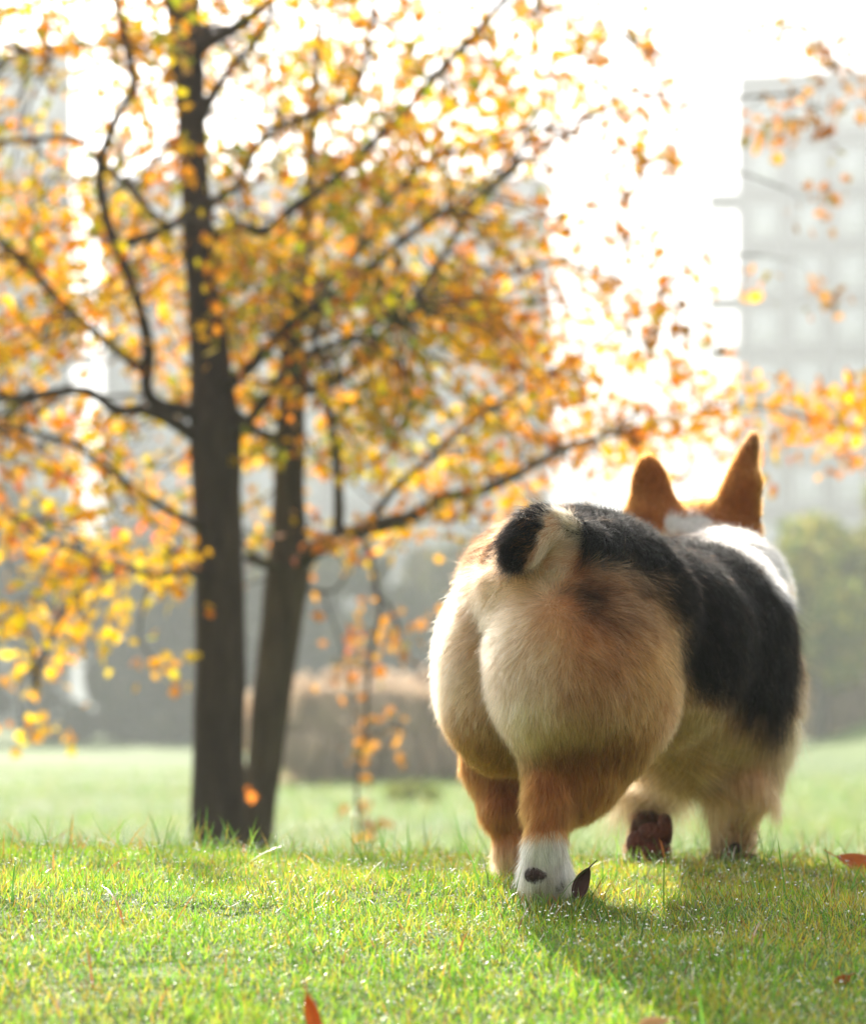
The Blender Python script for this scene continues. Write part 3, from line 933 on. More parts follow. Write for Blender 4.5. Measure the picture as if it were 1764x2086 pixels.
def build_buildings():
    wallm = pbr('concrete', (0.19, 0.19, 0.20), 0.9, noise=(0.25, 0.25, 0.26), scale=1.5)
    bandm = pbr('cladding', (0.09, 0.09, 0.095), 0.7, noise=(0.12, 0.12, 0.125), scale=2)
    glassm = pbr('window_glass', (0.55, 0.60, 0.63), 0.2, noise=(0.68, 0.72, 0.74), scale=0.6, spec=0.8)
    framem = pbr('window_frame', (0.50, 0.50, 0.51), 0.5)
    mats = (wallm, bandm, glassm, framem)
    tower('tall gridded office tower at the right edge', 1512, 2560, 182, 118, 22, 12, 12, mats, ledge=(-1, 1.9, (1.95, 3.9, 4.85, 6.8)), yaw=-8.6)
    tower('wide pale office block behind the tree crown', 222, 1113, 385, 135, 24, 10, 10, mats, group=None)
    tower('office block at the left edge behind the leaves', -700, 138, 140, 120, 22, 9, 12, mats, ledge=(1, 1.6, (5.2, 7.1, 8.1)), yaw=10.0)


def build_haze():
    V = [(-170, -45, -3.0), (170, -45, -3.0), (170, 430, -3.0), (-170, 430, -3.0), (-170, -45, 42), (170, -45, 42), (170, 430, 42), (-170, 430, 42)]
    q = [(0, 3, 2, 1), (4, 5, 6, 7), (0, 1, 5, 4), (1, 2, 6, 5), (2, 3, 7, 6), (3, 0, 4, 7)]
    m, N, L = new_mat('haze')
    out = N.new('ShaderNodeOutputMaterial'); v = N.new('ShaderNodeVolumePrincipled')
    v.inputs['Color'].default_value = (0.92, 0.95, 1.0, 1)
    v.inputs['Density'].default_value = HAZE
    v.inputs['Anisotropy'].default_value = 0.0
    L.new(v.outputs[0], out.inputs['Volume'])
    o = link('haze', mesh_np('haze', V, quads=q, mat=m, smooth=False)); o['kind'] = 'stuff'


HAZE = 0.0052
# ================================================================== the corgi
H_AX = np.array([math.sin(math.radians(17)), math.cos(math.radians(17)), 0.0])   # heading
R_AX = np.array([H_AX[1], -H_AX[0], 0.0])                                        # its right


def rotm(ax, deg):
    a = math.radians(deg); c, s = math.cos(a), math.sin(a)
    if ax == 'z': return np.array([[c, -s, 0], [s, c, 0], [0, 0, 1]])
    if ax == 'x': return np.array([[1, 0, 0], [0, c, -s], [0, s, c]])
    return np.array([[c, 0, s], [0, 1, 0], [-s, 0, c]])


class Field:
    def __init__(self, lo, hi, h):
        self.lo = np.array(lo, float); self.h = h
        self.n = np.ceil((np.array(hi) - self.lo) / h).astype(int) + 1
        self.f = np.full(self.n, 1.0, dtype=np.float32)

    def block(self, lo, hi):
        a = np.clip(np.floor((np.array(lo) - self.lo) / self.h).astype(int), 0, self.n - 1)
        b = np.clip(np.ceil((np.array(hi) - self.lo) / self.h).astype(int) + 1, 1, self.n)
        ax = [self.lo[k] + self.h * np.arange(a[k], b[k]) for k in range(3)]
        return tuple(slice(a[k], b[k]) for k in range(3)), np.meshgrid(*ax, indexing='ij')

    def merge(self, sl, d, k):
        cur = self.f[sl]
        hh = np.maximum(k - np.abs(cur - d), 0) / k
        self.f[sl] = (np.minimum(cur, d) - hh * hh * k * 0.25).astype(np.float32)

    def ell(self, c, r, k=0.02, R=None):
        c = np.array(c, float); r = np.array(r, float)
        m = r.max() + k + 0.01
        sl, (X, Y, Z) = self.block(c - m, c + m)
        P = np.stack([X - c[0], Y - c[1], Z - c[2]], -1)
        if R is not None: P = P @ R
        k0 = np.linalg.norm(P / r, axis=-1)
        k1 = np.linalg.norm(P / (r * r), axis=-1)
        d = k0 * (k0 - 1) / np.maximum(k1, 1e-6)
        d[k0 < 1e-3] = -r.min()
        self.merge(sl, d, k)

    def cap(self, a, b, ra, rb, k=0.015, flat=None):
        a = np.array(a, float); b = np.array(b, float)
        m = max(ra, rb) + k + 0.01
        sl, (X, Y, Z) = self.block(np.minimum(a, b) - m, np.maximum(a, b) + m)
        P = np.stack([X, Y, Z], -1) - a
        ab = b - a
        t = np.clip((P @ ab) / (ab @ ab), 0, 1)
        d = np.linalg.norm(P - t[..., None] * ab, axis=-1) - (ra + (rb - ra) * t)
        self.merge(sl, d, k)

    def sample(self, P):
        g = (P - self.lo) / self.h
        i = np.clip(np.floor(g).astype(int), 0, self.n - 2)
        f = g - i
        out = 0
        for dx in (0, 1):
            for dy in (0, 1):
                for dz in (0, 1):
                    w = (f[:, 0] if dx else 1 - f[:, 0]) * (f[:, 1] if dy else 1 - f[:, 1]) * (f[:, 2] if dz else 1 - f[:, 2])
                    out = out + w * self.f[i[:, 0] + dx, i[:, 1] + dy, i[:, 2] + dz]
        return out

    def grad(self, P, e=None):
        e = e or self.h
        g = np.stack([self.sample(P + np.eye(3)[k] * e) - self.sample(P - np.eye(3)[k] * e) for k in range(3)], 1)
        return nrm(g)

    def nets(self):
        """naive surface nets: vertices and quads of the zero level"""
        f = self.f; s = f < 0
        n = self.n
        acc = np.zeros((*(n - 1), 3), dtype=np.float32); cnt = np.zeros(n - 1, dtype=np.float32)
        cs = [(0, 0, 0), (1, 0, 0), (0, 1, 0), (0, 0, 1), (1, 1, 0), (1, 0, 1), (0, 1, 1), (1, 1, 1)]
        def corner(A, c):
            return A[c[0]:c[0] + n[0] - 1, c[1]:c[1] + n[1] - 1, c[2]:c[2] + n[2] - 1]
        for c in cs:
            for ax in range(3):
                if c[ax] == 0:
                    c2 = list(c); c2[ax] = 1
                    A, B = corner(f, c), corner(f, c2)
                    m = corner(s, c) != corner(s, c2)
                    t = np.where(m, A / np.where(m, A - B, 1), 0)
                    for k in range(3):
                        acc[..., k] += np.where(m, c[k] + (t if k == ax else 0), 0)
                    cnt += m
        act = cnt > 0
        vid = -np.ones(n - 1, dtype=np.int64)
        vid[act] = np.arange(act.sum())
        ijk = np.argwhere(act)
        V = self.lo + self.h * (ijk + acc[act] / cnt[act][:, None])
        quads = []
        for ax in range(3):
            u, v = [(1, 2), (2, 0), (0, 1)][ax]
            sl0 = [slice(1, n[k] - 1) for k in range(3)]; sl1 = list(sl0)
            sl0[ax] = slice(0, n[ax] - 1); sl1[ax] = slice(1, n[ax])
            a = s[tuple(sl0)]; b = s[tuple(sl1)]
            e = np.argwhere(a != b)
            flip = a[tuple(e.T)]
            e = e + 1; e[:, ax] -= 1
            du = np.zeros(3, int); du[u] = 1
            dv = np.zeros(3, int); dv[v] = 1
            q = np.stack([vid[tuple((e - du - dv).T)], vid[tuple((e - dv).T)], vid[tuple(e.T)], vid[tuple((e - du).T)]], 1)
            q[~flip] = q[~flip][:, ::-1]
            quads.append(q)
        return V, np.concatenate(quads)


def dog_field():
    fd = Field((-0.05, 1.54, -0.18), (0.46, 2.56, 0.30), 0.0034)
    A = lambda px, py, Y: np.array(at(px, py, Y))
    E = fd.ell; C = fd.cap
    yaw = rotm('z', -17)
    # trunk
    E(A(1405, 1322, 2.06), (0.086, 0.135, 0.098), 0.03, yaw)         # rib cage
    E(A(1058, 1195, 1.825), (0.033, 0.06, 0.042), 0.03, yaw)
    E(A(1440, 1280, 2.10), (0.066, 0.10, 0.064), 0.025, yaw)          # withers / shoulders
    E(A(1330, 1315, 1.93), (0.080, 0.12, 0.082), 0.03, yaw)          # loin
    E(A(1165, 1205, 1.765), (0.074, 0.085, 0.060), 0.035, yaw)        # croup
    E(A(1200, 1250, 1.80), (0.080, 0.08, 0.07), 0.03, yaw)
    E(A(1415, 1420, 2.06), (0.074, 0.12, 0.060), 0.03, yaw)          # brisket
    E(A(1445, 1400, 2.14), (0.075, 0.085, 0.080), 0.03, yaw)
    # buttocks and thighs
    E(A(1172, 1342, 1.72), (0.064, 0.083, 0.070), 0.016, rotm('z', -8))
    E(A(1232, 1375, 1.755), (0.044, 0.070, 0.068), 0.03, yaw)
    E(A(1168, 1430, 1.73), (0.049, 0.062, 0.046), 0.025, yaw)
    E(A(1024, 1358, 1.815), (0.046, 0.075, 0.077), 0.010, yaw)
    E(A(1025, 1430, 1.83), (0.036, 0.06, 0.055), 0.02, yaw)
    # right hind leg: stifle, hock, metatarsus, paw
    C(A(1215, 1450, 1.76), A(1170, 1570, 1.735), 0.048, 0.0345, 0.035)
    C(A(1166, 1575, 1.74), A(1122, 1640, 1.716), 0.031, 0.0195, 0.018)
    C(A(1122, 1612, 1.712), A(1110, 1715, 1.702), 0.0165, 0.0128, 0.01)
    C(A(1110, 1715, 1.702), A(1110, 1782, 1.715), 0.0128, 0.0158, 0.01)
    C(A(1110, 1775, 1.71), A(1118, 1795, 1.755), 0.016, 0.014, 0.01)
    for dx in (-26, -8, 10, 26):                                     # toes
        C(A(1112 + dx * 0.7, 1785, 1.725), A(1114 + dx, 1803, 1.765), 0.0075, 0.0075, 0.004)
    # left hind leg
    C(A(1025, 1460, 1.87), A(1012, 1550, 1.88), 0.038, 0.0275, 0.02)
    C(A(1016, 1560, 1.88), A(1024, 1640, 1.86), 0.0245, 0.0185, 0.015)
    C(A(1026, 1645, 1.865), A(1046, 1735, 1.86), 0.0165, 0.0125, 0.01)
    C(A(1046, 1730, 1.86), A(1050, 1760, 1.90), 0.0135, 0.013, 0.01)
    for dx in (-20, -7, 7, 20):
        C(A(1050 + dx * 0.7, 1757, 1.87), A(1052 + dx, 1765, 1.915), 0.0068, 0.0068, 0.004)
    # right front leg
    C(A(1500, 1490, 2.10), A(1508, 1600, 2.07), 0.046, 0.028, 0.03)
    C(A(1505, 1600, 2.07), A(1495, 1700, 2.09), 0.0235, 0.0175, 0.015)
    C(A(1496, 1700, 2.09), A(1490, 1745, 2.10), 0.0185, 0.019, 0.01)
    for dx in (-32, -11, 11, 32):
        C(A(1490 + dx * 0.6, 1740, 2.10), A(1490 + dx, 1756, 2.135), 0.0095, 0.0085, 0.006)
    # left front leg, lifted, paw hanging with the pads to the camera
    C(A(1330, 1520, 2.16), A(1325, 1600, 2.20), 0.040, 0.026, 0.03)
    C(A(1325, 1600, 2.20), A(1320, 1660, 2.15), 0.022, 0.016, 0.015)
    E(A(1318, 1700, 2.125), (0.0175, 0.012, 0.024), 0.01)
    for dx, dz in ((-30, 8), (-11, 16), (10, 15), (28, 4)):
        E(A(1318 + dx, 1722 + dz, 2.12), (0.0078, 0.0105, 0.013), 0.004)
    # neck and head
    C(A(1450, 1222, 2.12), A(1458, 1178, 2.25), 0.053, 0.043, 0.025)
    E(A(1490, 1215, 2.19), (0.054, 0.06, 0.056), 0.03, yaw)
    E(A(1422, 1108, 2.30), (0.060, 0.055, 0.045), 0.025, yaw)
    hd = A(1425, 1118, 2.30)
    E(hd + H_AX * 0.045 + np.array([0, 0, -0.022]), (0.045, 0.04, 0.032), 0.03, yaw)
    C(hd + H_AX * 0.06 + np.array([0, 0, -0.024]), hd + H_AX * 0.115 + np.array([0, 0, -0.034]), 0.024, 0.014, 0.02)
    # ears: a slightly cupped plate each
    def ear(base, tip, w, th, k, bend, side):
        base = np.array(base); tip = np.array(tip)
        n = 9
        for i in range(n):
            t = i / (n - 1)
            c = base + (tip - base) * t + side * bend * math.sin(t * math.pi)
            ww = w * (1.0 - 0.10 * t) * math.sqrt(max(0.0, 1 - (max(0, t - 0.35) / 0.74) ** 2.4))
            up = nrm((tip - base)[None])[0]
            right = nrm(np.cross(up, H_AX)[None])[0]
            back = np.cross(right, up)
            R = np.stack([right, back, up], 1)
            E(c, (max(ww, 0.005), th, np.linalg.norm(tip - base) / n * 1.4), k, R)
    ear(A(1333, 1062, 2.29), A(1320, 946, 2.28), 0.0215, 0.0052, 0.008, 0.0, R_AX)
    ear(A(1490, 1060, 2.275), A(1531, 906, 2.26), 0.0130, 0.0070, 0.008, -0.003, R_AX)
    C(A(1470, 1060, 2.28), A(1520, 985, 2.265), 0.016, 0.010, 0.02)
    C(A(1530, 1080, 2.27), A(1532, 990, 2.262), 0.010, 0.0065, 0.012)
    C(A(1345, 1065, 2.29), A(1312, 1060, 2.29), 0.018, 0.016, 0.02)
    # tail, curled up over the croup and hanging back down
    E(A(1135, 1150, 1.702), (0.034, 0.024, 0.034), 0.02)
    tl = [(1150, 1140, 1.70, .019), (1132, 1094, 1.694, .0165), (1104, 1080, 1.682, .0145), (1078, 1090, 1.671, .0135), (1060, 1112, 1.662, .0120), (1050, 1132, 1.656, .008)]
    for a, b in zip(tl, tl[1:]):
        C(A(*a[:3]), A(*b[:3]), a[3], b[3], 0.010)
    return fd


def poly_sd(P, poly):
    """signed distance (negative inside) of 2-D points to a polygon"""
    poly = np.array(poly, float)
    d2 = np.full(len(P), 1e18); inside = np.zeros(len(P), bool)
    for a, b in zip(poly, np.roll(poly, -1, axis=0)):
        e = b - a; w = P - a
        t = np.clip((w @ e) / (e @ e), 0, 1)
        q = w - t[:, None] * e
        d2 = np.minimum(d2, (q * q).sum(1))
        c = ((a[1] > P[:, 1]) != (b[1] > P[:, 1]))
        with np.errstate(divide='ignore', invalid='ignore'):
            xx = (b[0] - a[0]) * (P[:, 1] - a[1]) / (b[1] - a[1]) + a[0]
        inside ^= c & (P[:, 0] < xx)
    d = np.sqrt(d2)
    return np.where(inside, -d, d)


CREAM = (0.51, 0.228, 0.100); PALE = (0.64, 0.39, 0.23); TAN = (0.30, 0.115, 0.028); RUST = (0.24, 0.068, 0.014)
BLACK = (0.0005, 0.0004, 0.0004); WHITE = (0.60, 0.565, 0.54); BROWN = (0.018, 0.008, 0.004); SABLE = (0.075, 0.038, 0.018)
# coat markings: outline on the flank/rump, colour, softness, depth range along the body, strength
MARKS = [
    ([(960, 1180), (1120, 1200), (1160, 1330), (1130, 1440), (1040, 1480), (985, 1400), (880, 1420), (880, 1250)], PALE, 60, (1.5, 1.95), 0.75),
    ([(1230, 1170), (1400, 1180), (1400, 1420), (1330, 1560), (1180, 1620), (1170, 1530), (1260, 1440), (1240, 1300)], TAN, 55, (1.5, 1.93), 1.0),
    ([(1180, 1330), (1270, 1350), (1260, 1470), (1180, 1500), (1150, 1420)], TAN, 60, (1.5, 1.93), 0.55),
    ([(1170, 1160), (1330, 1170), (1340, 1290), (1260, 1300), (1190, 1260)], SABLE, 40, (1.5, 1.93), 0.75),
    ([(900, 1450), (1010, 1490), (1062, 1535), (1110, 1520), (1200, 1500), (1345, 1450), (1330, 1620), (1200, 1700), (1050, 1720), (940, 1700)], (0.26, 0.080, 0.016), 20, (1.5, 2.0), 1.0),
    ([(960, 1570), (1040, 1570), (1060, 1680), (1000, 1720), (960, 1660)], RUST, 25, (1.75, 2.0), 0.9),
    ([(870, 1200), (925, 1060), (1010, 1000), (1050, 1080), (1010, 1150), (960, 1180), (900, 1230)], BROWN, 22, (1.6, 1.95), 1.0),
    ([(1110, 900), (1250, 900), (1340, 1000), (1420, 1000), (1600, 1100), (1700, 1300), (1640, 1400), (1590, 1480), (1520, 1490), (1440, 1420), (1364, 1345), (1362, 1260), (1310, 1190), (1220, 1150), (1165, 1120), (1125, 1050)], BLACK, 18, (1.60, 2.14), 1.0),
    ([(1326, 1088), (1394, 1092), (1443, 1101), (1492, 1116), (1541, 1150), (1565, 1189), (1592, 1215), (1680, 1250), (1620, 1000), (1326, 1000)], WHITE, 9, (1.98, 2.6), 1.0),
    ([(1250, 1140), (1326, 1079), (1366, 1046), (1395, 1052), (1424, 1046), (1473, 1062), (1512, 1078), (1552, 1104), (1680, 1100), (1600, 800), (1200, 800)], (0.27, 0.078, 0.014), 7, (2.15, 2.6), 1.0),
    ([(1140, 1208), (1180, 1196), (1225, 1208), (1215, 1228), (1175, 1232)], BLACK, 16, (1.5, 1.93), 0.8),
    ([(1595, 1180), (1700, 1250), (1700, 1700), (1590, 1700), (1575, 1520), (1612, 1420), (1622, 1330), (1612, 1250)], (0.50, 0.30, 0.15), 10, (1.9, 2.4), 1.0),
    ([(1340, 1380), (1450, 1420), (1600, 1500), (1570, 1720), (1240, 1720), (1240, 1560)], (0.45, 0.195, 0.070), 40, (1.85, 2.5), 0.7),
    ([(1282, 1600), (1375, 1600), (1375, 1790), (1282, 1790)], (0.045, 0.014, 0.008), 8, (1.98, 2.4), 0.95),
    ([(1020, 1700), (1058, 1697), (1080, 1692), (1100, 1701), (1130, 1695), (1180, 1700), (1200, 1900), (1000, 1900), (1005, 1720)], WHITE, 6, (1.5, 1.80), 1.0),
    ([(990, 1715), (1075, 1700), (1090, 1900), (980, 1900)], CREAM, 12, (1.80, 2.0), 1.0),
    ([(1420, 1690), (1600, 1680), (1600, 1850), (1400, 1850)], (0.30, 0.165, 0.08), 30, (1.9, 2.4), 0.9),
]


def coat_colour(P, Nn, jitter=0.0):
    rel = P - np.array(at(1172, 1300, 1.74))
    t = rel @ R_AX
    left = (t < -0.035) & ((Nn @ R_AX) < -0.12) & (P[:, 1] > 1.885) & (P[:, 2] > -0.06)
    Q = P.copy()
    Q[left] = P[left] - 2 * np.outer(t[left], R_AX)                       # the far flank repeats the near one
    uv = np.stack([CX + Q[:, 0] * F / Q[:, 1], CY - Q[:, 2] * F / Q[:, 1]], 1)
    n1 = vnoise(P * 60, 3) * 9 + vnoise(P * 170, 5) * 6
    C = np.tile(np.array(CREAM), (len(P), 1))
    for poly, c, soft, (y0, y1), s in MARKS:
        d = poly_sd(uv, poly) + n1 * min(1.6, 0.4 + soft / 30)
        if jitter: d = d + rng.normal(0, min(soft, 22) * jitter, len(d))
        w = s * (1 - sstep(-soft, soft, d)) * sstep(y0 - .02, y0 + .02, Q[:, 1]) * (1 - sstep(y1 - .03, y1 + .03, Q[:, 1]))
        C = C * (1 - w[:, None]) + np.array(c) * w[:, None]
    # white collar and the red head, along the neck
    s_ = (P - np.array(at(1450, 1150, 2.20))) @ H_AX
    up = P[:, 2]
    neck = sstep(-0.055, -0.040, s_ + 0.02 + n1 * 0.0006 + (up - 0.14) * 0.25) * (P[:, 1] > 2.0) * (up > 0.02)
    C = C * (1 - neck[:, None] * 0) + 0 * np.array(WHITE) * neck[:, None]
    hc = np.array(at(1425, 1118, 2.30))
    hs = (P - hc) @ H_AX
    ht = (P - hc) @ R_AX
    head = sstep(0.0, 0.01, hs + n1 * 0.0005 + (up - hc[2] - 0.03) * 0.5) * (up > 0.10)
    C = C * (1 - head[:, None]) + np.array((0.29, 0.088, 0.016)) * head[:, None]
    ears = head * 0.8 * sstep(0.034, 0.060, up - hc[2] - 0.02 * vnoise(P * 40, 8) + n1 * 0.0005)
    C = C * (1 - ears[:, None]) + np.array((0.11, 0.040, 0.016)) * ears[:, None]
    blaze = sstep(0.03, 0.05, hs) * (1 - sstep(0.008, 0.016, np.abs(ht)))
    C = C * (1 - blaze[:, None]) + np.array(WHITE) * blaze[:, None]
    return C, np.stack([CX + P[:, 0] * F / P[:, 1], CY - P[:, 2] * F / P[:, 1]], 1)


TAIL_AX = [at(1150, 1140, 1.70), at(1136, 1095, 1.675), at(1105, 1080, 1.655), at(1074, 1086, 1.640), at(1054, 1108, 1.628), at(1044, 1130, 1.622)]


def build_dog(n_hair=260000):
    fd = dog_field()
    V, Q = fd.nets()
    # keep only the largest connected part is not needed: all pieces overlap
    root = empty('corgi', (0.19, 1.9, -0.145))
    tag(root, 'fluffy tricolour corgi seen from behind, walking away over the lawn', 'dog')
    off = np.array(root.location)
    Nn = fd.grad(V)
    Cc, uv = coat_colour(V, Nn)
    m, N, L = new_mat('dog_skin')
    out = N.new('ShaderNodeOutputMaterial'); b = N.new('ShaderNodeBsdfPrincipled')
    a = N.new('ShaderNodeAttribute'); a.attribute_name = 'tint'
    b.inputs['Roughness'].default_value = 0.85
    b.inputs['Specular IOR Level'].default_value = 0.15
    L.new(a.outputs['Color'], b.inputs['Base Color']); L.new(b.outputs[0], out.inputs['Surface'])
    body = link('body', mesh_np('body', V - off, quads=Q, mat=m, cols=Cc * 0.75), root)
    # ---------------- fur
    T = np.concatenate([Q[:, [0, 1, 2]], Q[:, [0, 2, 3]]])
    e1 = V[T[:, 1]] - V[T[:, 0]]; e2 = V[T[:, 2]] - V[T[:, 0]]
    cr = np.cross(e1, e2); area = np.linalg.norm(cr, axis=1) * 0.5
    cen = V[T].mean(1); gn = fd.grad(cen)
    view = nrm(cen)
    facing = -(gn * view).sum(1)
    w = area * (0.18 + 0.82 * sstep(-0.35, 0.0, facing))
    w *= 1 + 0.6 * (cen[:, 1] < 1.95)
    w = w / w.sum()
    ti = rng.choice(len(T), n_hair, p=w)
    u = rng.random(n_hair); v = rng.random(n_hair); fl = u + v > 1
    u[fl] = 1 - u[fl]; v[fl] = 1 - v[fl]
    R0 = V[T[ti, 0]] + u[:, None] * e1[ti] + v[:, None] * e2[ti]
    Nn = fd.grad(R0)
    Cc, uv = coat_colour(R0, Nn, 0.55)
    px, py = uv[:, 0], uv[:, 1]
    Y = R0[:, 1]
    # tail membership
    tp = np.array([list(p) for p in TAIL_AX])
    dt = np.full(n_hair, 9.0); st = np.zeros(n_hair); tdir = np.zeros((n_hair, 3)); tq = np.zeros((n_hair, 3))
    for i in range(len(tp) - 1):
        ab = tp[i + 1] - tp[i]; wv = R0 - tp[i]
        t = np.clip((wv @ ab) / (ab @ ab), 0, 1)
        q = tp[i] + t[:, None] * ab
        d = np.linalg.norm(R0 - q, axis=1)
        cl = d < dt
        dt[cl] = d[cl]; st[cl] = i + t[cl]; tdir[cl] = nrm(ab[None])[0]; tq[cl] = q[cl]
    tail = (dt < 0.030) & (st > 0.55) & (Y < 1.70)
    # colour of the tail: black on its outer side, pale underside and root
    tn = R0 - tq
    nz = vnoise(R0 * 90, 9) * 0.5
    blk = tail & ((st + nz > 1.9) ) & ~((tn[:, 0] > 0.008) & (st < 3.2)) & ~((tn[:, 2] < -0.006) & (tn[:, 0] > -0.0) )
    Cc[tail] = np.array(CREAM) * 0.95
    palet = tail & (st < 1.9)
    Cc[palet] = np.array((0.50, 0.35, 0.21))
    uvt = uv + (vnoise(R0 * 120, 12) * 7)[:, None]
    tb = poly_sd(uvt, [(980, 1000), (1150, 1000), (1175, 1034), (1136, 1042), (1117, 1060), (1108, 1095), (1085, 1135), (1055, 1180), (1012, 1165), (1000, 1100)])
    blk = (dt < 0.034) & (Y < 1.72) & (tb < 0) & (st > 0.3)
    Cc[blk] = np.array(BLACK) * 1.3
    tip = tail & (st > 4.6) & ~blk
    Cc[tip] = np.array((0.46, 0.28, 0.13))
    # ---------------- length and direction
    down = np.array([0, 0, -1.0])
    flow = -H_AX * 0.75 + down * 0.55
    flow = np.tile(flow, (n_hair, 1))
    hind = (Y < 1.95) & ~tail
    butt = np.array(at(1150, 1380, 1.66))
    rad = R0 - np.array(at(1110, 1230, 1.66))
    rad[:, 1] *= 0.2
    wr = (sstep(1.90, 1.80, Y) if False else (1 - sstep(1.80, 1.92, Y))) * (py > 1150) * (py < 1560)
    flow = flow * (1 - 0.7 * wr[:, None]) + nrm(rad) * 0.8 * wr[:, None] + down * 0.25 * wr[:, None]
    legs = (py > 1560)
    wl = sstep(1490, 1570, py)[:, None]
    flow = flow * (1 - wl) + down * wl
    belly = (Y > 1.84) & (py > 1430) & ((px > 1240) | (Y > 1.99))
    flow[belly] = down * 1.0 + np.array([-0.12, -0.15, 0])
    headm = (Y > 2.2) & (R0[:, 2] > 0.10)
    flow[headm] = -H_AX * 0.6 + down * 0.5
    earm = headm & (R0[:, 2] > 0.195)
    flow[earm] = np.array([0, 0, 1.0])
    flow[tail] = tdir[tail] * 0.9 + down * 0.35
    flow = flow + vnoise3(R0 * 45, 21) * 0.40 + vnoise3(R0 * 160, 31) * 0.42 + rng.normal(0, 0.16, (n_hair, 3))
    tang = flow - (flow * Nn).sum(1)[:, None] * Nn
    tang = nrm(tang)
    ln = np.full(n_hair, 0.0140)
    ln = np.where(hind & (py > 1180) & (py < 1560), 0.0108, ln)
    black = Cc.mean(1) < 0.012
    ln = np.where(black, 0.0155, ln)
    lftp = (Y > 2.0) & (py > 1590) & (px < 1400)

    ln = np.where((Y > 1.95) & (px > 1560), 0.022, ln)
    ln = np.where(legs & (Y < 2.0), 0.0105, ln)
    ln = np.where(py > 1690, 0.0105, ln)
    lb = sstep(1450, 1590, py) * belly * (py < 1660) * (1 - 0.8 * sstep(1430, 1500, px)) * np.where(px < 1240, 0.4, 1.0)
    ln = ln * (1 - lb) + 0.040 * lb
    ln = np.where(headm, 0.009, ln)
    ln = np.where(earm, 0.0065, ln)
    ln = np.where((Y > 2.08) & (R0[:, 2] > 0.06) & ~headm, 0.013, ln)
    ln = np.where(tail, 0.0115, ln)
    ln = np.where(tail & (st > 3.9), 0.019, ln)
    front = (Y > 2.0) & (py > 1600) & (px > 1400)
    ln = np.where(front, 0.0075, ln)
    ln = np.where(lftp, 0.006, ln)
    lift = np.full(n_hair, 0.62)
    lift = np.where(hind & (py > 1150), 0.30 + 0.95 * (1 - sstep(1400, 1520, py)), lift)
    lift = np.where(belly, 0.30, lift)
    lift = np.where(legs, 0.28, lift)
    lift = np.where(headm, 0.35, lift)
    lift = np.where(earm, 0.42, lift)
    lift = np.where(tail, 0.35, lift)
    lift = np.where(black & ~tail, 0.50, lift)
    ln *= np.clip(rng.normal(1.0, 0.16, n_hair), 0.5, 1.5)
    stray = rng.random(n_hair) < 0.012
    ln = np.where(stray & ~earm & ~headm, ln * 1.45, ln)
    lift = lift + rng.normal(0, 0.10, n_hair) + stray * 0.15
    # bald pads
    keep = np.ones(n_hair, bool)
    for c, r in PADS:
        if c[1] < 1.9: r *= 0.5
        c = np.array(c)
        keep &= np.linalg.norm(R0 - c - [0, 0, -0.003], axis=1) > r * 0.80
    keep &= ~((py > 1662) & (px > 1285) & (px < 1352) & (Y > 2.05) & (Y < 2.135) & (Nn[:, 1] < -0.2))
    # clumps: neighbours lean to a common tip
    K = 5
    tt = np.linspace(0, 1, K)
    d0 = nrm(tang + Nn * lift[:, None])
    cell = np.where(belly, 0.0075, np.where(py > 1690, 0.005, 0.0036))
    jit = R0 / cell[:, None]
    w1 = vnoise3(jit * 0.5, 41)
    gi = np.floor(jit + w1 * 0.9)
    ctr = (gi + 0.5 - w1 * 0.9) * cell[:, None]
    pull = (ctr - R0)
    pull -= (pull * d0).sum(1)[:, None] * d0
    clump = np.where(belly, 0.80, np.where(py > 1690, 0.68, 0.48))
    P = np.zeros((n_hair, K, 3))
    curl = rng.normal(0, 1, (n_hair, 3)) * 0.10
    grav = np.where(belly, 0.35, 0.10)
    for k, t in enumerate(tt):
        P[:, k] = (R0 - Nn * 0.0006 + d0 * (ln * t)[:, None]
                   + (tang * 0.28 + curl * 1.0) * (ln * t * t)[:, None]
                   + down * (grav * ln * t * t)[:, None]
                   + pull * (clump * t ** 1.3)[:, None])
    P = P[keep]; C2 = Cc[keep]; n = len(P)
    br = np.clip(rng.normal(1.0, 0.20, n), 0.4, 1.5)
    pyk = py[keep]
    dirt = (pyk > 1690) * (Y[keep] < 1.8) * np.clip(0.25 + 0.5 * vnoise(R0[keep] * 150, 77) + 0.5 * sstep(1760, 1810, pyk), 0, 0.8)
    C2 = C2 * (1 - dirt[:, None]) + np.array((0.24, 0.15, 0.10)) * dirt[:, None]
    br *= 1 + 0.26 * vnoise(R0[keep] * 120, 51) + 0.24 * vnoise(R0[keep] * 330, 52)
    gk = (gi[keep] * [127.1, 311.7, 74.7]).sum(1)
    br *= 1 + 0.22 * (np.modf(np.abs(np.sin(gk) * 43758.5))[0] * 2 - 1)
    br = np.clip(br, 0.3, 1.7)
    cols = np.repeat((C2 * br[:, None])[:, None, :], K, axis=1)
    isdark = C2.mean(1) < 0.012
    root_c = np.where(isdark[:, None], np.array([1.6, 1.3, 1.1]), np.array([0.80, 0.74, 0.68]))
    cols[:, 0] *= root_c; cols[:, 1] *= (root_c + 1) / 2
    # some tan hairs carry dark tips
    mid = (C2[:, 2] < 0.12) & (~isdark) & (rng.random(n) < 0.34) & (Y[keep] < 2.2) & (py[keep] < 1560)
    cols[mid, 2:] *= 0.30
    # a few pale guard hairs in the black
    gh = isdark & (rng.random(n) < 0.02)
    cols[gh] = np.array([0.10, 0.05, 0.028])
    rad = np.array([1.0, 0.95, 0.8, 0.5, 0.12])[None] * (0.000095 * np.where(stray[keep], 0.7, 1.0))[:, None]
    rad = rad * np.where(Y[keep] > 1.95, 1.25, 1.0)[:, None]
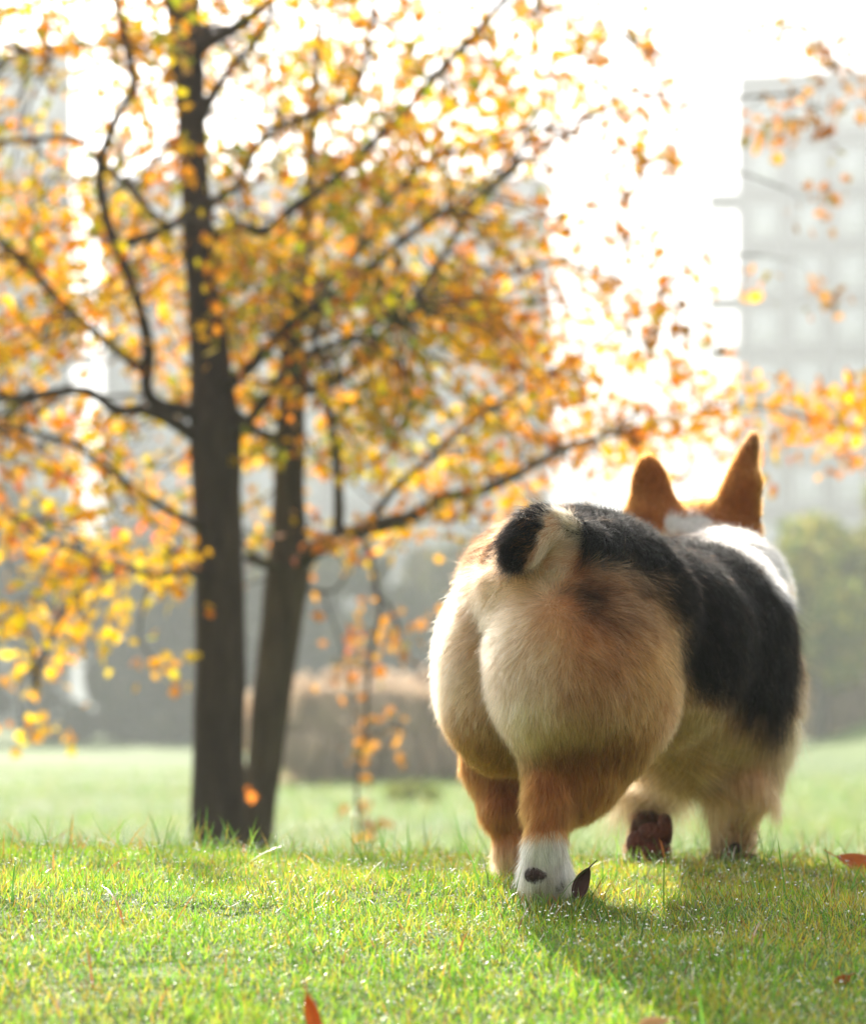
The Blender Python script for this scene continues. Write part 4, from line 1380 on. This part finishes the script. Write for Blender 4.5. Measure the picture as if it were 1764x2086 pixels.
    hc = bpy.data.hair_curves.new('fur')
    hc.add_curves([K] * n)
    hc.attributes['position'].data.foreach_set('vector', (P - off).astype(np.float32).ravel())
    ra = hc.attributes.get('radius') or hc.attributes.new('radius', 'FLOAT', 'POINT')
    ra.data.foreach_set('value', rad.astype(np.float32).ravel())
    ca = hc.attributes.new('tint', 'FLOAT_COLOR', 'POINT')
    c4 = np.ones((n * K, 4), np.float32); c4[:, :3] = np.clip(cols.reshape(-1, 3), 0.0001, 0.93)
    ca.data.foreach_set('color', c4.ravel())
    m, N, L = new_mat('dog_fur')
    out = N.new('ShaderNodeOutputMaterial')
    hb = N.new('ShaderNodeBsdfHairPrincipled')
    hb.model = 'CHIANG'
    hb.parametrization = 'COLOR'
    a = N.new('ShaderNodeAttribute'); a.attribute_name = 'tint'
    L.new(a.outputs['Color'], hb.inputs['Color'])
    hb.inputs['Roughness'].default_value = 0.48
    hb.inputs['Radial Roughness'].default_value = 0.7
    hb.inputs['Coat'].default_value = 0.0
    bw = N.new('ShaderNodeRGBToBW'); L.new(a.outputs['Color'], bw.inputs[0])
    mr = N.new('ShaderNodeMapRange'); L.new(bw.outputs[0], mr.inputs['Value'])
    mr.inputs['From Max'].default_value = 0.15; mr.inputs['To Min'].default_value = 1.12; mr.inputs['To Max'].default_value = 1.34
    L.new(mr.outputs[0], hb.inputs['IOR'])
    hb.inputs['Random Roughness'].default_value = 0.2
    L.new(hb.outputs[0], out.inputs['Surface'])
    hc.materials.append(m)
    fur = link('fur', hc, root)
    fur['kind'] = 'stuff'
    # ---------------- pads, nose, eyes, inner ears
    padm = pbr('paw_pad', (0.018, 0.012, 0.013), 0.6, noise=(0.085, 0.045, 0.038), scale=70, bump=0.8, bump_scale=400, spec=0.12)
    padb = pbr('brown_pad', (0.065, 0.022, 0.014), 0.6, noise=(0.22, 0.065, 0.036), scale=60, bump=0.8, bump_scale=350, spec=0.15)
    for (c, r, sc, name, mt) in PAD_SHAPES:
        uvv = blob(r, sc)
        p = link(name, mesh_np(name, uvv[0], tris=uvv[1], mat=mt and padb or padm), root)
        p.location = Vector(c) - root.location
    hd = np.array(at(1425, 1118, 2.30))
    nose = blob(1.0, (0.010, 0.008, 0.008))
    p = link('nose', mesh_np('nose', nose[0], tris=nose[1], mat=padm), root)
    p.location = Vector(hd + H_AX * 0.129 + np.array([0, 0, -0.032])) - root.location
    em = pbr('eye', (0.02, 0.01, 0.006), 0.08, spec=0.6)
    for s in (-1, 1):
        eb = blob(1.0, (0.0075, 0.0075, 0.0075))
        p = link('eye', mesh_np('eye', eb[0], tris=eb[1], mat=em), root)
        p.location = Vector(hd + H_AX * 0.072 + R_AX * s * 0.026 + np.array([0, 0, -0.004])) - root.location
    return root


def blob(r, sc, n=12, m=18, seed=1):
    V = []; T = []
    for i in range(n + 1):
        th = math.pi * i / n
        for j in range(m):
            ph = 2 * math.pi * j / m
            V.append((math.sin(th) * math.cos(ph), math.sin(th) * math.sin(ph), math.cos(th)))
    V = np.array(V)
    V = V * (1 + 0.14 * vnoise(V * 1.7, seed)[:, None]) * r * np.array(sc)
    for i in range(n):
        for j in range(m):
            a, b = i * m + j, i * m + (j + 1) % m
            c, d = a + m, b + m
            T.append((a, c, b)); T.append((b, c, d))
    return V, np.array(T)


PAD_SHAPES = [
    (at(1093, 1782, 1.6985), 1.0, (0.0092, 0.0085, 0.0072), 'heel_pad', False),
    (at(1128, 1804, 1.7065), 1.0, (0.0090, 0.008, 0.0072), 'toe_pad', False),
    (at(1330, 1700, 2.106), 1.0, (0.0150, 0.009, 0.0110), 'palm_pad', True),
    (at(1296, 1718, 2.104), 1.0, (0.0095, 0.009, 0.0115), 'toe_pad', True),
    (at(1318, 1734, 2.100), 1.0, (0.0085, 0.009, 0.0105), 'toe_pad', True),
    (at(1341, 1733, 2.100), 1.0, (0.0090, 0.009, 0.0105), 'toe_pad', True),
    (at(1354, 1692, 2.106), 1.0, (0.0075, 0.008, 0.0160), 'toe_pad', True),
    (at(1497, 1728, 2.068), 1.0, (0.0060, 0.005, 0.0050), 'wrist_pad', False),
]
PADS = [(s[0], max(s[2])) for s in PAD_SHAPES]


# ================================================================== assemble
build_ground()
build_buildings()
build_background()
build_trees()
build_grass()
build_dog(480000)
build_fallen()
build_haze()
